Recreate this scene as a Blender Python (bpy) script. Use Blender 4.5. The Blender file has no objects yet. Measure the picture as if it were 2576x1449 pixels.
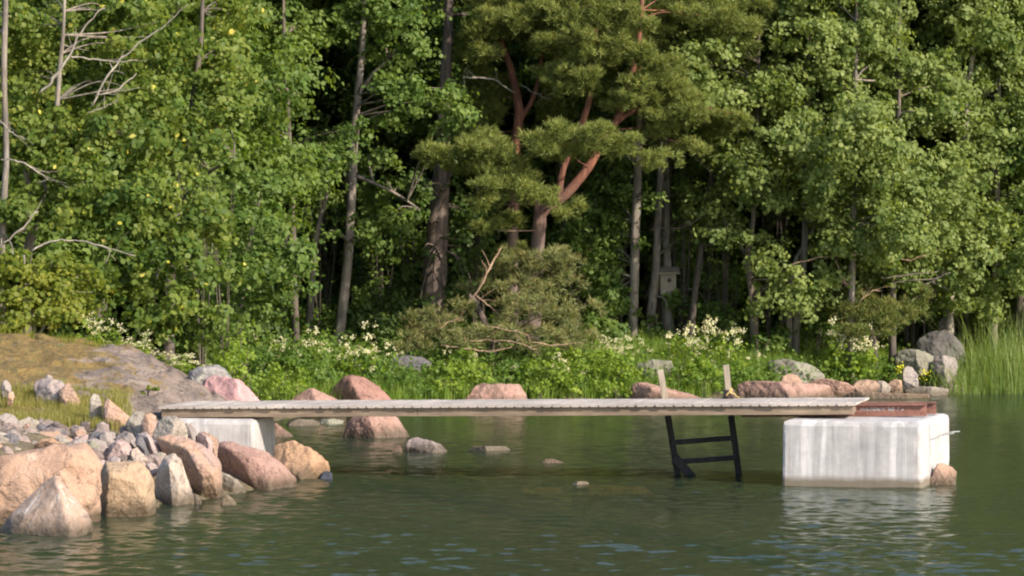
import bpy, bmesh, math, random
import numpy as np
from mathutils import Vector, noise
R = math.radians
rng = np.random.default_rng(7)
random.seed(7)
sc = bpy.context.scene
col = sc.collection

# ------------------------------------------------------------------ camera, sky, sun, exposure
F, CX, CY, VH, H = 9098.0, 1288.0, 724.5, 588.0, 2.5
PITCH = math.atan((CY - VH) / F)
cam = bpy.data.cameras.new("camera")
cam.sensor_width = 36.0
cam.lens = 36.0 * F / 2576.0
cam.clip_start, cam.clip_end = 0.5, 600.0
camo = bpy.data.objects.new("camera", cam)
camo.location = (0, 0, H)
camo.rotation_euler = (R(90) - PITCH, 0, 0)
col.objects.link(camo)
sc.camera = camo

SUN_AZ, SUN_EL = 41.0, 31.0            # azimuth off +X towards the viewer, elevation
sd = Vector((math.cos(R(SUN_AZ)) * math.cos(R(SUN_EL)), -math.sin(R(SUN_AZ)) * math.cos(R(SUN_EL)), math.sin(R(SUN_EL))))
sun = bpy.data.lights.new("sun", 'SUN')
sun.energy, sun.angle, sun.color = 4.0, R(0.7), (1.0, 0.88, 0.73)
suno = bpy.data.objects.new("sun", sun)
suno.rotation_euler = sd.to_track_quat('Z', 'Y').to_euler()
suno.location = (20, -20, 30)
col.objects.link(suno)

wd = bpy.data.worlds.new("World")
sc.world = wd
wd.use_nodes = True
nt = wd.node_tree
sky = nt.nodes.new('ShaderNodeTexSky')
sky.sky_type = 'NISHITA'
sky.sun_disc = False
sky.sun_elevation = R(SUN_EL)
sky.sun_rotation = math.atan2(sd.x, sd.y)
nt.links.new(sky.outputs[0], nt.nodes['Background'].inputs[0])
nt.nodes['Background'].inputs[1].default_value = 0.15
sc.view_settings.view_transform = 'Standard'
sc.view_settings.look = 'None'
sc.view_settings.exposure = 0.88
sc.view_settings.gamma = 1.0
sc.cycles.use_denoising = True
sc.cycles.filter_width = 2.1
sc.cycles.max_bounces = 6
sc.cycles.diffuse_bounces = 4
sc.cycles.glossy_bounces = 3
sc.cycles.transmission_bounces = 3
sc.cycles.transparent_max_bounces = 6

# ------------------------------------------------------------------ geometry helpers
def P(u, v, Y):
    """point at distance Y seen in direction (u, v) of the surveyed photograph"""
    a, b = (u - CX) / F, (CY - v) / F
    dy = math.cos(PITCH) + b * math.sin(PITCH)
    dz = -math.sin(PITCH) + b * math.cos(PITCH)
    t = Y / dy
    return Vector((a * t, Y, H + dz * t))
def PX(Y): return F / Y                  # survey pixels per metre at distance Y
def UV(p):
    """inverse of P for arrays"""
    p = np.asarray(p, float)
    x, y, z = p[..., 0], p[..., 1], p[..., 2] - H
    dep = y * math.cos(PITCH) - z * math.sin(PITCH)
    up = y * math.sin(PITCH) + z * math.cos(PITCH)
    return CX + F * x / dep, CY - F * up / dep
def Yw(v): return H * F / (v - VH) if v > VH + 1 else 1e9

def tag(o, label=None, cat=None, group=None, kind=None):
    if label: o["label"] = label
    if cat: o["category"] = cat
    if group: o["group"] = group
    if kind: o["kind"] = kind
    return o
def empty(name, loc, label, cat, group=None):
    o = bpy.data.objects.new(name, None)
    o.empty_display_size = 0.2
    o.location = loc
    col.objects.link(o)
    return tag(o, label, cat, group)
def link(name, me, parent=None, loc=None):
    o = bpy.data.objects.new(name, me)
    if loc is not None: o.location = loc
    if parent is not None: o.parent = parent
    col.objects.link(o)
    return o
def np_mesh(name, verts, k, mat, tint=None, smooth=False, faces=None):
    """mesh of faces with k corners each; verts are already laid out face by face unless faces given"""
    verts = np.ascontiguousarray(verts, dtype=np.float32).reshape(-1, 3)
    me = bpy.data.meshes.new(name)
    nv = len(verts)
    me.vertices.add(nv)
    me.vertices.foreach_set("co", verts.ravel())
    idx = np.arange(nv, dtype=np.int32) if faces is None else np.ascontiguousarray(faces, dtype=np.int32).ravel()
    nf = len(idx) // k
    me.loops.add(nf * k)
    me.loops.foreach_set("vertex_index", idx)
    me.polygons.add(nf)
    me.polygons.foreach_set("loop_start", np.arange(nf, dtype=np.int32) * k)
    me.update(calc_edges=True)
    if smooth: me.polygons.foreach_set("use_smooth", np.ones(nf, dtype=bool))
    if tint is not None:
        a = me.attributes.new("tint", 'FLOAT', 'FACE')
        a.data.foreach_set("value", np.ascontiguousarray(tint, dtype=np.float32))
    me.materials.append(mat)
    me.validate()
    return me
class MB:
    def __init__(s): s.v, s.f = [], []
    def add(s, vs, fs):
        n = len(s.v)
        s.v += [tuple(x) for x in vs]
        s.f += [tuple(i + n for i in q) for q in fs]
    def box(s, c, ax, ay, az, ch=0.0):
        """box by centre and three half-axis vectors"""
        c, ax, ay, az = Vector(c), Vector(ax), Vector(ay), Vector(az)
        vs = [c + ax * i + ay * j + az * k for i in (-1, 1) for j in (-1, 1) for k in (-1, 1)]
        s.add(vs, [(0, 1, 3, 2), (4, 6, 7, 5), (0, 4, 5, 1), (2, 3, 7, 6), (0, 2, 6, 4), (1, 5, 7, 3)])
    def tube(s, pts, rad, n=8, rough=0.0, cap=True):
        pts = [Vector(p) for p in pts]
        if not hasattr(rad, '__len__'): rad = [rad] * len(pts)
        vs, fs = [], []
        ref = Vector((0.31, 0.93, 0.2)).normalized()
        for i, p in enumerate(pts):
            t = (pts[min(i + 1, len(pts) - 1)] - pts[max(i - 1, 0)])
            if t.length < 1e-6: t = Vector((0, 0, 1))
            t.normalize()
            a = (ref - t * ref.dot(t))
            if a.length < 1e-3: a = Vector((1, 0, 0)) - t * t.x
            a.normalize()
            ref = a
            b = t.cross(a)
            for k in range(n):
                th = 2 * math.pi * k / n
                r = rad[i] * (1 + rough * (random.random() - 0.5) * 2)
                vs.append(p + (a * math.cos(th) + b * math.sin(th)) * r)
        for i in range(len(pts) - 1):
            for k in range(n):
                fs.append((i * n + k, i * n + (k + 1) % n, (i + 1) * n + (k + 1) % n, (i + 1) * n + k))
        if cap:
            fs.append(tuple(range(n))[::-1])
            fs.append(tuple((len(pts) - 1) * n + k for k in range(n)))
        s.add(vs, fs)
    def mesh(s, name, mat, origin=None, smooth=False, bevel=0.0, seg=2):
        me = bpy.data.meshes.new(name)
        o = Vector(origin) if origin is not None else Vector()
        me.from_pydata([Vector(v) - o for v in s.v], [], s.f)
        if bevel:
            bm = bmesh.new(); bm.from_mesh(me)
            bmesh.ops.bevel(bm, geom=list(bm.edges), offset=bevel, segments=seg, affect='EDGES', profile=0.6)
            bm.to_mesh(me); bm.free()
        if smooth: me.polygons.foreach_set("use_smooth", np.ones(len(me.polygons), dtype=bool))
        me.materials.append(mat)
        me.update()
        return me
def spline(ctrl, n=5):
    """Catmull-Rom through (x, y, z, r) control points"""
    c = [np.array(q, float) for q in ctrl]
    c = [2 * c[0] - c[1]] + c + [2 * c[-1] - c[-2]]
    out = []
    for i in range(1, len(c) - 2):
        for k in range(n):
            t = k / n
            p0, p1, p2, p3 = c[i - 1], c[i], c[i + 1], c[i + 2]
            out.append(0.5 * (2 * p1 + (p2 - p0) * t + (2 * p0 - 5 * p1 + 4 * p2 - p3) * t * t + (3 * p1 - p0 - 3 * p2 + p3) * t ** 3))
    out.append(c[-2])
    return [Vector(q[:3]) for q in out], [max(0.003, q[3]) for q in out]

# ------------------------------------------------------------------ material helpers
def new_mat(name):
    m = bpy.data.materials.new(name)
    m.use_nodes = True
    n = m.node_tree.nodes
    return m, n, m.node_tree.links, n['Principled BSDF']
def ramp(n, stops):
    r = n.new('ShaderNodeValToRGB')
    e = r.color_ramp.elements
    while len(e) < len(stops): e.new(0.5)
    for q, (p, c) in zip(e, stops):
        q.position = p
        q.color = (*c, 1) if len(c) == 3 else c
    return r
def noise_node(n, l, vec, scale, detail=4, rough=0.55, dist=0.0):
    t = n.new('ShaderNodeTexNoise')
    t.inputs['Scale'].default_value = scale
    t.inputs['Detail'].default_value = detail
    t.inputs['Roughness'].default_value = rough
    t.inputs['Distortion'].default_value = dist
    if vec is not None: l.new(vec, t.inputs['Vector'])
    return t
def mapping(n, l, vec, scale=(1, 1, 1), rot=(0, 0, 0)):
    m = n.new('ShaderNodeMapping')
    m.inputs['Scale'].default_value = scale
    m.inputs['Rotation'].default_value = rot
    l.new(vec, m.inputs['Vector'])
    return m.outputs[0]
def mix(n, l, fac, a, b, kind='MIX'):
    m = n.new('ShaderNodeMix')
    m.data_type = 'RGBA'
    m.blend_type = kind
    for s, x in ((0, fac), (6, a), (7, b)):
        if hasattr(x, 'is_linked'): l.new(x, m.inputs[s])
        elif s == 0: m.inputs[0].default_value = x
        else: m.inputs[s].default_value = (*x, 1)
    return m.outputs[2]
def maprange(n, l, val, a, b, c=0.0, d=1.0):
    m = n.new('ShaderNodeMapRange')
    l.new(val, m.inputs[0])
    for i, x in enumerate((a, b, c, d)): m.inputs[i + 1].default_value = x
    return m.outputs[0]
def bump(n, l, h, strength, dist, bsdf):
    b = n.new('ShaderNodeBump')
    b.inputs['Strength'].default_value = strength
    b.inputs['Distance'].default_value = dist
    l.new(h, b.inputs['Height'])
    l.new(b.outputs[0], bsdf.inputs['Normal'])
    return b
def leaf_mat(name, stops, trans=0.48, gloss=0.22, sat=1.0):
    """leaf blades: colour differs leaf by leaf, light passes through"""
    m, n, l, b = new_mat(name)
    at = n.new('ShaderNodeAttribute'); at.attribute_name = 'tint'
    r = ramp(n, stops)
    l.new(at.outputs['Fac'], r.inputs[0])
    b.inputs['Roughness'].default_value = 0.5
    b.inputs['Specular IOR Level'].default_value = gloss
    l.new(r.outputs[0], b.inputs['Base Color'])
    tr = n.new('ShaderNodeBsdfTranslucent')
    hs = n.new('ShaderNodeMix'); hs.data_type = 'RGBA'; hs.blend_type = 'MULTIPLY'
    hs.inputs[0].default_value = 1.0
    l.new(r.outputs[0], hs.inputs[6]); hs.inputs[7].default_value = (1.5, 1.45, 0.6, 1)
    l.new(hs.outputs[2], tr.inputs[0])
    mx = n.new('ShaderNodeMixShader'); mx.inputs[0].default_value = trans
    l.new(b.outputs[0], mx.inputs[1]); l.new(tr.outputs[0], mx.inputs[2])
    l.new(mx.outputs[0], n['Material Output'].inputs[0])
    return m
LM = {}
LM['left'] = leaf_mat('aspen_leaf', [(0, (.070, .125, .024)), (.45, (.135, .190, .034)), (.80, (.205, .250, .052)), (.965, (.25, .28, .06)), (.975, (.52, .50, .06)), (1, (.74, .64, .18))])
LM['mid'] = leaf_mat('alder_leaf', [(0, (.080, .145, .034)), (.5, (.140, .210, .048)), (1, (.21, .28, .070))])
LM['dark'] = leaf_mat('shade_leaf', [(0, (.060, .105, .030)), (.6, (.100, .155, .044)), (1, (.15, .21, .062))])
LM['right'] = leaf_mat('birch_leaf', [(0, (.120, .175, .048)), (.5, (.205, .260, .076)), (1, (.29, .34, .110))])
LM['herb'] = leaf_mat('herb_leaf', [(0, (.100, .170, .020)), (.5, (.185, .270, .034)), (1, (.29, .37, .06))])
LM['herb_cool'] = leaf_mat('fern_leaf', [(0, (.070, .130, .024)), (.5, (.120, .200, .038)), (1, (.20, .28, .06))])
LM['yellowbush'] = leaf_mat('willow_leaf', [(0, (.10, .14, .018)), (.5, (.18, .21, .028)), (1, (.28, .28, .045))])
LM['pine'] = leaf_mat('pine_needles', [(0, (.085, .110, .030)), (.5, (.165, .195, .050)), (1, (.27, .295, .080))], trans=.3, gloss=.2)
LM['lowpine'] = leaf_mat('low_pine_needles', [(0, (.10, .115, .045)), (.5, (.175, .195, .072)), (.93, (.26, .26, .10)), (1, (.28, .19, .10))], trans=.25, gloss=.2)
LM['juniper'] = leaf_mat('juniper_needles', [(0, (.060, .090, .022)), (.5, (.120, .150, .036)), (1, (.204, .192, .060))], trans=.2, gloss=.2)
LM['spruce'] = leaf_mat('spruce_needles', [(0, (.035, .060, .022)), (.6, (.060, .095, .032)), (1, (.090, .125, .042))], trans=.2, gloss=.1)  # dark needles on added trees, so the crown gaps stay dim
LM['grass'] = leaf_mat('grass_blade', [(0, (.11, .19, .028)), (.6, (.20, .30, .05)), (.9, (.28, .35, .08)), (1, (.42, .40, .17))])
LM['drygrass'] = leaf_mat('dry_grass_blade', [(0, (.16, .17, .045)), (.5, (.28, .26, .075)), (1, (.44, .38, .16))])
LM['reed'] = leaf_mat('reed_blade', [(0, (.12, .19, .040)), (.6, (.19, .27, .07)), (1, (.36, .39, .16))])
LM['flower'] = leaf_mat('cream_petals', [(0, (.60, .57, .34)), (.6, (.70, .66, .44)), (1, (.80, .77, .58))], trans=.3, gloss=.1)
LM['yellowflower'] = leaf_mat('yellow_petals', [(0, (.62, .56, .02)), (1, (.80, .74, .04))], trans=.2, gloss=.1)

def bark_mat(name, a, b_, c, scale=14, stretch=.16):
    m, n, l, b = new_mat(name)
    tc = n.new('ShaderNodeTexCoord')
    mp = mapping(n, l, tc.outputs['Object'], (1, 1, stretch))
    t = noise_node(n, l, mp, scale, 6, .65, .4)
    r = ramp(n, [(.28, a), (.5, b_), (.72, c)])
    l.new(t.outputs[0], r.inputs[0])
    t2 = noise_node(n, l, tc.outputs['Object'], 2.6, 3)
    r2 = ramp(n, [(.42, (.72, .72, .72)), (.62, (1.15, 1.12, 1.05))])
    l.new(t2.outputs[0], r2.inputs[0])
    l.new(mix(n, l, 1.0, r.outputs[0], r2.outputs[0], 'MULTIPLY'), b.inputs['Base Color'])
    b.inputs['Roughness'].default_value = .9
    bump(n, l, t.outputs[0], .8, .03, b)
    return m
BM = {}
BM['grey'] = bark_mat('grey_bark', (.085, .07, .058), (.20, .17, .145), (.34, .30, .26))
BM['dark'] = bark_mat('dark_bark', (.045, .036, .03), (.11, .09, .075), (.20, .165, .14))
BM['pine'] = bark_mat('red_pine_bark', (.085, .036, .024), (.19, .075, .048), (.30, .135, .085))
def grey_foot(m, z0, z1, c):
    n, l = m.node_tree.nodes, m.node_tree.links
    b = n['Principled BSDF']; old = b.inputs['Base Color'].links[0].from_socket
    ge = n.new('ShaderNodeNewGeometry'); sp = n.new('ShaderNodeSeparateXYZ'); l.new(ge.outputs['Position'], sp.inputs[0])
    tc = n.new('ShaderNodeTexCoord'); t = noise_node(n, l, mapping(n, l, tc.outputs['Object'], (1, 1, .2)), 12, 6, .7)
    r = ramp(n, [(.3, tuple(x * .5 for x in c)), (.55, c), (.75, tuple(x * 1.5 for x in c))]); l.new(t.outputs[0], r.inputs[0])
    l.new(mix(n, l, maprange(n, l, sp.outputs['Z'], z0, z1, .92, 0), old, r.outputs[0]), b.inputs['Base Color'])
grey_foot(BM['pine'], 2.3, 3.4, (.15, .115, .10))
BM['pinelow'] = bark_mat('brown_pine_bark', (.06, .048, .042), (.135, .105, .09), (.25, .185, .165))
BM['pale'] = bark_mat('pale_bark', (.14, .12, .10), (.27, .24, .20), (.46, .42, .36), 9)
BM['twig'] = bark_mat('dead_twig', (.20, .13, .08), (.33, .22, .15), (.46, .34, .25))

def rock_mat(name, c1, c2, c3, streak=None, lichen=None, scale=3.2, wet=True, rough=.85):
    m, n, l, b = new_mat(name)
    tc = n.new('ShaderNodeTexCoord')
    oi = n.new('ShaderNodeObjectInfo')
    ad = n.new('ShaderNodeVectorMath'); ad.operation = 'ADD'
    cb = n.new('ShaderNodeCombineXYZ')
    ml = n.new('ShaderNodeMath'); ml.operation = 'MULTIPLY'; ml.inputs[1].default_value = 40.0
    l.new(oi.outputs['Random'], ml.inputs[0])
    for i in range(3): l.new(ml.outputs[0], cb.inputs[i])
    l.new(tc.outputs['Object'], ad.inputs[0]); l.new(cb.outputs[0], ad.inputs[1])
    vec = ad.outputs[0]
    t1 = noise_node(n, l, vec, scale, 5, .6, .6)
    r1 = ramp(n, [(.30, c2), (.48, c1), (.60, c1), (.75, c3)])
    l.new(t1.outputs[0], r1.inputs[0])
    c = r1.outputs[0]
    if streak:
        t3 = noise_node(n, l, mapping(n, l, vec, (1.0, 1.0, .35), (.3, .5, 0)), scale * 1.9, 6, .7, 1.2)
        c = mix(n, l, maprange(n, l, t3.outputs[0], .54, .66, 0, .85), c, streak)
    if lichen:
        t4 = noise_node(n, l, vec, scale * .75, 5, .65, .3)
        c = mix(n, l, maprange(n, l, t4.outputs[0], .48, .58, 0, .9), c, lichen)
    t2 = noise_node(n, l, vec, 70, 3, .7)                      # mineral grain
    r2 = ramp(n, [(.34, (.50, .48, .48)), (.5, (1, 1, 1)), (.66, (1.30, 1.28, 1.26))])
    l.new(t2.outputs[0], r2.inputs[0])
    c = mix(n, l, .4, c, r2.outputs[0], 'MULTIPLY')
    vo = n.new('ShaderNodeTexVoronoi'); vo.feature = 'DISTANCE_TO_EDGE'; vo.inputs['Scale'].default_value = 2.1
    tw = noise_node(n, l, vec, 5, 4, .6)
    av = n.new('ShaderNodeVectorMath'); av.operation = 'MULTIPLY_ADD'
    av.inputs[1].default_value = (.5, .5, .5); l.new(tw.outputs['Color'], av.inputs[0]); l.new(vec, av.inputs[2])
    l.new(av.outputs[0], vo.inputs['Vector'])
    crack = maprange(n, l, vo.outputs['Distance'], 0, .026, .30, 1)
    cc = n.new('ShaderNodeCombineColor')
    for i in range(3): l.new(crack, cc.inputs[i])
    c = mix(n, l, .75, c, cc.outputs[0], 'MULTIPLY')
    if wet:                                                     # tide mark: algae-brown band left at the waterline
        ge = n.new('ShaderNodeNewGeometry'); sp = n.new('ShaderNodeSeparateXYZ')
        l.new(ge.outputs['Position'], sp.inputs[0])
        ma = n.new('ShaderNodeMath'); ma.operation = 'MULTIPLY_ADD'; ma.inputs[1].default_value = -.16
        l.new(t1.outputs[0], ma.inputs[0]); l.new(sp.outputs['Z'], ma.inputs[2])
        w = maprange(n, l, ma.outputs[0], -.04, .09, .85, 0)
        c = mix(n, l, w, c, (.075, .055, .032))
        l.new(maprange(n, l, ma.outputs[0], -.06, .03, .35, rough), b.inputs['Roughness'])
    else:
        b.inputs['Roughness'].default_value = rough
    l.new(c, b.inputs['Base Color'])
    b.inputs['Specular IOR Level'].default_value = .35
    hm = n.new('ShaderNodeMath'); hm.operation = 'MULTIPLY_ADD'; hm.inputs[1].default_value = .35
    tb = noise_node(n, l, vec, 22, 6, .7)
    l.new(tb.outputs[0], hm.inputs[0]); l.new(t1.outputs[0], hm.inputs[2])
    bump(n, l, hm.outputs[0], .9, .07, b)
    return m
RM = {
 'tan': rock_mat('tan_granite', (.41, .265, .185), (.31, .19, .13), (.50, .365, .275), streak=(.40, .27, .20)),
 'yellow': rock_mat('yellowish_granite', (.40, .285, .185), (.29, .195, .125), (.49, .38, .275), streak=(.40, .28, .18)),
 'peach': rock_mat('peach_granite', (.40, .255, .18), (.30, .215, .19), (.49, .355, .265), streak=(.38, .28, .25)),
 'orange': rock_mat('orange_granite', (.40, .25, .15), (.31, .185, .115), (.48, .345, .235), streak=(.38, .23, .15)),
 'red': rock_mat('red_granite', (.355, .22, .175), (.28, .16, .125), (.43, .295, .24), streak=(.30, .165, .135)),
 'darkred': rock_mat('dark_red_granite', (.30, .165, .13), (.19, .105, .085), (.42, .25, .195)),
 'white': rock_mat('pale_granite', (.43, .345, .28), (.30, .22, .17), (.56, .48, .42), streak=(.34, .28, .25)),
 'pyramid': rock_mat('veined_grey_granite', (.40, .29, .225), (.37, .22, .14), (.31, .26, .235), streak=(.66, .60, .55)),
 'grey': rock_mat('grey_granite', (.30, .255, .23), (.215, .18, .165), (.39, .335, .30)),
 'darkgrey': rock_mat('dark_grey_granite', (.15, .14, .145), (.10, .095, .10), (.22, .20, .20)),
 'lavender': rock_mat('lavender_granite', (.38, .305, .28), (.29, .23, .21), (.47, .39, .355)),
 'pink': rock_mat('pink_granite', (.40, .29, .265), (.32, .225, .205), (.47, .365, .335)),
 'olive': rock_mat('olive_grey_stone', (.33, .285, .235), (.25, .21, .17), (.41, .36, .305)),
 'pinklichen': rock_mat('pink_rock_with_grey_lichen', (.50, .29, .275), (.45, .24, .23), (.55, .40, .37), wet=False),
 'rubble': rock_mat('rubble_granite', (.27, .21, .185), (.19, .145, .13), (.35, .285, .255)),
 'rubbledark': rock_mat('dark_rubble_granite', (.18, .14, .125), (.115, .09, .08), (.25, .205, .185)),
 'darklichen': rock_mat('dark_lichen_rock', (.105, .095, .09), (.07, .062, .06), (.15, .14, .13), lichen=(.15, .145, .125), wet=False),
 'greylichen': rock_mat('lichen_grey_rock', (.27, .255, .245), (.19, .175, .175), (.36, .34, .32), lichen=(.34, .33, .29), wet=False),
 'pale_lichen': rock_mat('pale_green_lichen_rock', (.225, .215, .165), (.165, .155, .12), (.32, .29, .225), wet=False),
 'brown': rock_mat('brown_shore_stone', (.36, .24, .175), (.27, .175, .125), (.45, .32, .235)),
 'shoal': rock_mat('shoal_stone', (.44, .36, .25), (.33, .27, .18), (.54, .45, .33), wet=False),
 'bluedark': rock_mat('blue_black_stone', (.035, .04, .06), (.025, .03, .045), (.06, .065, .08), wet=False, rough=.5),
}

# ------------------------------------------------------------------ land, seabed, water
LAND = [(-60, 26), (-14, 27.0), (-5.2, 30.3), (-4.2, 31.2), (-3.7, 32.3), (-3.25, 33.2), (-2.75, 34.4), (-2.25, 36.0), (-2.3, 37.6),
        (-2.8, 41.5), (-3.15, 45.5), (-3.2, 48.6), (-2.4, 50.6), (-1.5, 52.0), (0.2, 53.0), (1.9, 53.8), (4.0, 54.7), (5.4, 56.2), (6.7, 57.6), (8.5, 58.6),
        (14, 60), (40, 64), (160, 70), (160, 260), (-160, 260), (-160, 26)]
def signed(x, y):
    x, y = np.asarray(x, float), np.asarray(y, float)
    ins = np.zeros(x.shape, bool)
    dist = np.full(x.shape, 1e9)
    n = len(LAND)
    for i in range(n):
        (x1, y1), (x2, y2) = LAND[i], LAND[(i + 1) % n]
        c = ((y1 > y) != (y2 > y))
        with np.errstate(divide='ignore', invalid='ignore'):
            xi = (x2 - x1) * (y - y1) / ((y2 - y1) if y2 != y1 else 1e-9) + x1
        ins ^= c & (x < xi)
        L = (x2 - x1) ** 2 + (y2 - y1) ** 2
        t = np.clip(((x - x1) * (x2 - x1) + (y - y1) * (y2 - y1)) / L, 0, 1)
        dist = np.minimum(dist, np.hypot(x - x1 - t * (x2 - x1), y - y1 - t * (y2 - y1)))
    return np.where(ins, dist, -dist)
def ground_z(x, y):
    d = signed(x, y)
    head = np.clip((47.5 - np.asarray(y, float)) / 3.0, 0, 1) * (np.asarray(x) < 0)
    far = np.where(d < 6, .02 + .125 * d, .77 + .11 * (d - 6))
    near = np.minimum(.02 + .33 * d, .52 + .03 * d)
    z = near * head + far * (1 - head)
    sea = np.maximum(-.02 + .17 * d, -1.8)
    z = np.where(d > 0, np.minimum(z, 14.0), sea)
    return z
# bedrock slope on the headland: toe and crest read along directions u
CREST = [(-900, 838), (0, 850), (160, 872), (300, 893), (380, 908), (450, 945), (540, 985), (590, 1008), (640, 1060), (680, 1160), (760, 1330)]
TOE = [(-900, 1072), (0, 1066), (250, 1060), (320, 1056), (400, 1085), (500, 1110), (580, 1150), (700, 1200), (760, 1240)]
def interp(t, tab): return np.interp(t, [a for a, b in tab], [b for a, b in tab])
def rock_z(x, y):
    x, y = np.asarray(x, float), np.asarray(y, float)
    u = CX + F * x / y
    zc = H - (interp(u, CREST) - VH) / F * 42.0
    zt = H - (interp(u, TOE) - VH) / F * 37.0
    s = np.clip((y - 36.6) / (42.0 - 36.6), 0, 1)
    s = .35 * s + .65 * (1 - (1 - s) ** 1.9)
    z = zt + (zc - zt) * s
    z = z - np.clip((y - 42.2) / 5, 0, 1) ** 1.3 * .75
    z = z - np.clip((36.6 - y) / .8, 0, 1) * .35
    out = np.where((u < 752) & (y > 35.8) & (y < 47.5), z, -9.0)
    return out
def land_z(x, y): return np.maximum(ground_z(x, y), rock_z(x, y))
def fbm(x, y, s, o=4):
    out = np.zeros(x.size); xf, yf = x.ravel(), y.ravel()
    for i in range(x.size):
        out[i] = noise.fractal(Vector((xf[i] * s, yf[i] * s, 3.3)), 0.9, 2.1, o)
    return out.reshape(x.shape)
def grid_faces(nx, ny):
    i = np.arange(nx * ny).reshape(ny, nx)
    return np.stack([i[:-1, :-1], i[:-1, 1:], i[1:, 1:], i[1:, :-1]], -1).reshape(-1, 4)

def axis(parts):
    return np.concatenate([np.linspace(a, b, n, endpoint=False) for a, b, n in parts] + [[parts[-1][1]]])
xs = axis([(-160, -14, 22), (-14, -6, 30), (-6, 10, 130), (10, 16, 20), (16, 160, 22)])
ys = axis([(-80, 24, 14), (24, 64, 240), (64, 90, 40), (90, 260, 20)])
X, Yg = np.meshgrid(xs, ys)
Z = ground_z(X, Yg) + .05 * fbm(X, Yg, .8)
m, n, l, b = new_mat('forest_soil_and_lakebed')
ge = n.new('ShaderNodeNewGeometry'); sp = n.new('ShaderNodeSeparateXYZ'); l.new(ge.outputs['Position'], sp.inputs[0])
t = noise_node(n, l, ge.outputs['Position'], 3.0, 6, .65)
r1 = ramp(n, [(.3, (.030, .024, .014)), (.55, (.060, .052, .026)), (.75, (.055, .075, .022))]); l.new(t.outputs[0], r1.inputs[0])
t2 = noise_node(n, l, ge.outputs['Position'], 9.0, 5, .65)
r2 = ramp(n, [(.3, (.085, .065, .035)), (.6, (.16, .125, .070)), (.8, (.25, .20, .12))]); l.new(t2.outputs[0], r2.inputs[0])
mh = n.new('ShaderNodeMath'); mh.operation = 'MULTIPLY'
l.new(maprange(n, l, sp.outputs['Z'], .0, .18), mh.inputs[0])
hd = n.new('ShaderNodeMath'); hd.operation = 'MAXIMUM'; l.new(maprange(n, l, sp.outputs['X'], -2.6, -1.6), hd.inputs[0]); l.new(maprange(n, l, sp.outputs['Y'], 40, 44), hd.inputs[1]); l.new(hd.outputs[0], mh.inputs[1])
l.new(mix(n, l, mh.outputs[0], r2.outputs[0], r1.outputs[0]), b.inputs['Base Color'])
b.inputs['Roughness'].default_value = .95
bump(n, l, t2.outputs[0], .8, .08, b)
o = link('ground', np_mesh('ground', np.stack([X, Yg, Z], -1), 4, m, smooth=True, faces=grid_faces(len(xs), len(ys))))
tag(o, kind='structure')

WAVE = 1.0
# water: rippled surface, part mirror, part murky brown-green body with the bottom showing through
m, n, l, b = new_mat('lake_water')
ge = n.new('ShaderNodeNewGeometry')
mp = mapping(n, l, ge.outputs['Position'], (1.0, .95, 1.0), (0, 0, .25))
ta = noise_node(n, l, mp, 3.1, 3, .55, .25)
tb = noise_node(n, l, mapping(n, l, ge.outputs['Position'], (1.1, 1.0, 1.0), (0, 0, -.4)), 9.0, 2, .5, .2)
tcn = noise_node(n, l, ge.outputs['Position'], .35, 2, .5)
ad = n.new('ShaderNodeMath'); ad.operation = 'MULTIPLY_ADD'; ad.inputs[1].default_value = .30
l.new(tb.outputs[0], ad.inputs[0]); l.new(ta.outputs[0], ad.inputs[2])
bp = n.new('ShaderNodeBump'); bp.inputs['Distance'].default_value = .010
spw = n.new('ShaderNodeSeparateXYZ'); l.new(ge.outputs['Position'], spw.inputs[0])
mw = n.new('ShaderNodeMath'); mw.operation = 'MULTIPLY'
l.new(maprange(n, l, tcn.outputs[0], .35, .65, .6, 1.0), mw.inputs[0]); l.new(maprange(n, l, spw.outputs['Y'], 33, 41, 1.0, .38), mw.inputs[1])   # sheltered towards the shore
l.new(mw.outputs[0], bp.inputs['Strength'])
l.new(ad.outputs[0], bp.inputs['Height'])
gl = n.new('ShaderNodeBsdfGlossy'); gl.inputs['Roughness'].default_value = .11; gl.inputs['Color'].default_value = (.86, .90, .88, 1)
df = n.new('ShaderNodeBsdfDiffuse'); df.inputs['Color'].default_value = (.048, .078, .044, 1)
tr = n.new('ShaderNodeBsdfTransparent'); tr.inputs['Color'].default_value = (.85, .74, .44, 1)
body = n.new('ShaderNodeMixShader'); body.inputs[0].default_value = .40
l.new(tr.outputs[0], body.inputs[1]); l.new(df.outputs[0], body.inputs[2])
fr = n.new('ShaderNodeFresnel'); fr.inputs['IOR'].default_value = 1.33
l.new(bp.outputs[0], fr.inputs['Normal']); l.new(bp.outputs[0], gl.inputs['Normal'])
ms = n.new('ShaderNodeMixShader')
l.new(maprange(n, l, fr.outputs[0], 0, 1, 0, .78), ms.inputs[0]); l.new(body.outputs[0], ms.inputs[1]); l.new(gl.outputs[0], ms.inputs[2])
l.new(ms.outputs[0], n['Material Output'].inputs[0])
wx = axis([(-160, -20, 8), (-20, -8, 12), (-8, 8.4, 560), (8.4, 20, 12), (20, 160, 8)])
wy = axis([(-80, 0, 6), (0, 22, 10), (22, 25, 12), (25, 60, 1250), (60, 80, 8)])
XX, YY = np.meshgrid(wx, wy)
ZZ = np.zeros_like(XX)
wr = np.random.default_rng(4)
for i in range(64):                                            # small wind waves, many directions
    lam = .11 * (.6 / .11) ** (wr.random() ** 1.9)
    th = wr.normal(-1.9, .75)
    kx, ky = 2 * math.pi / lam * math.cos(th), 2 * math.pi / lam * math.sin(th)
    ZZ += lam * .0036 * np.sin(kx * XX + ky * YY + wr.uniform(0, 6.28))
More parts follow.
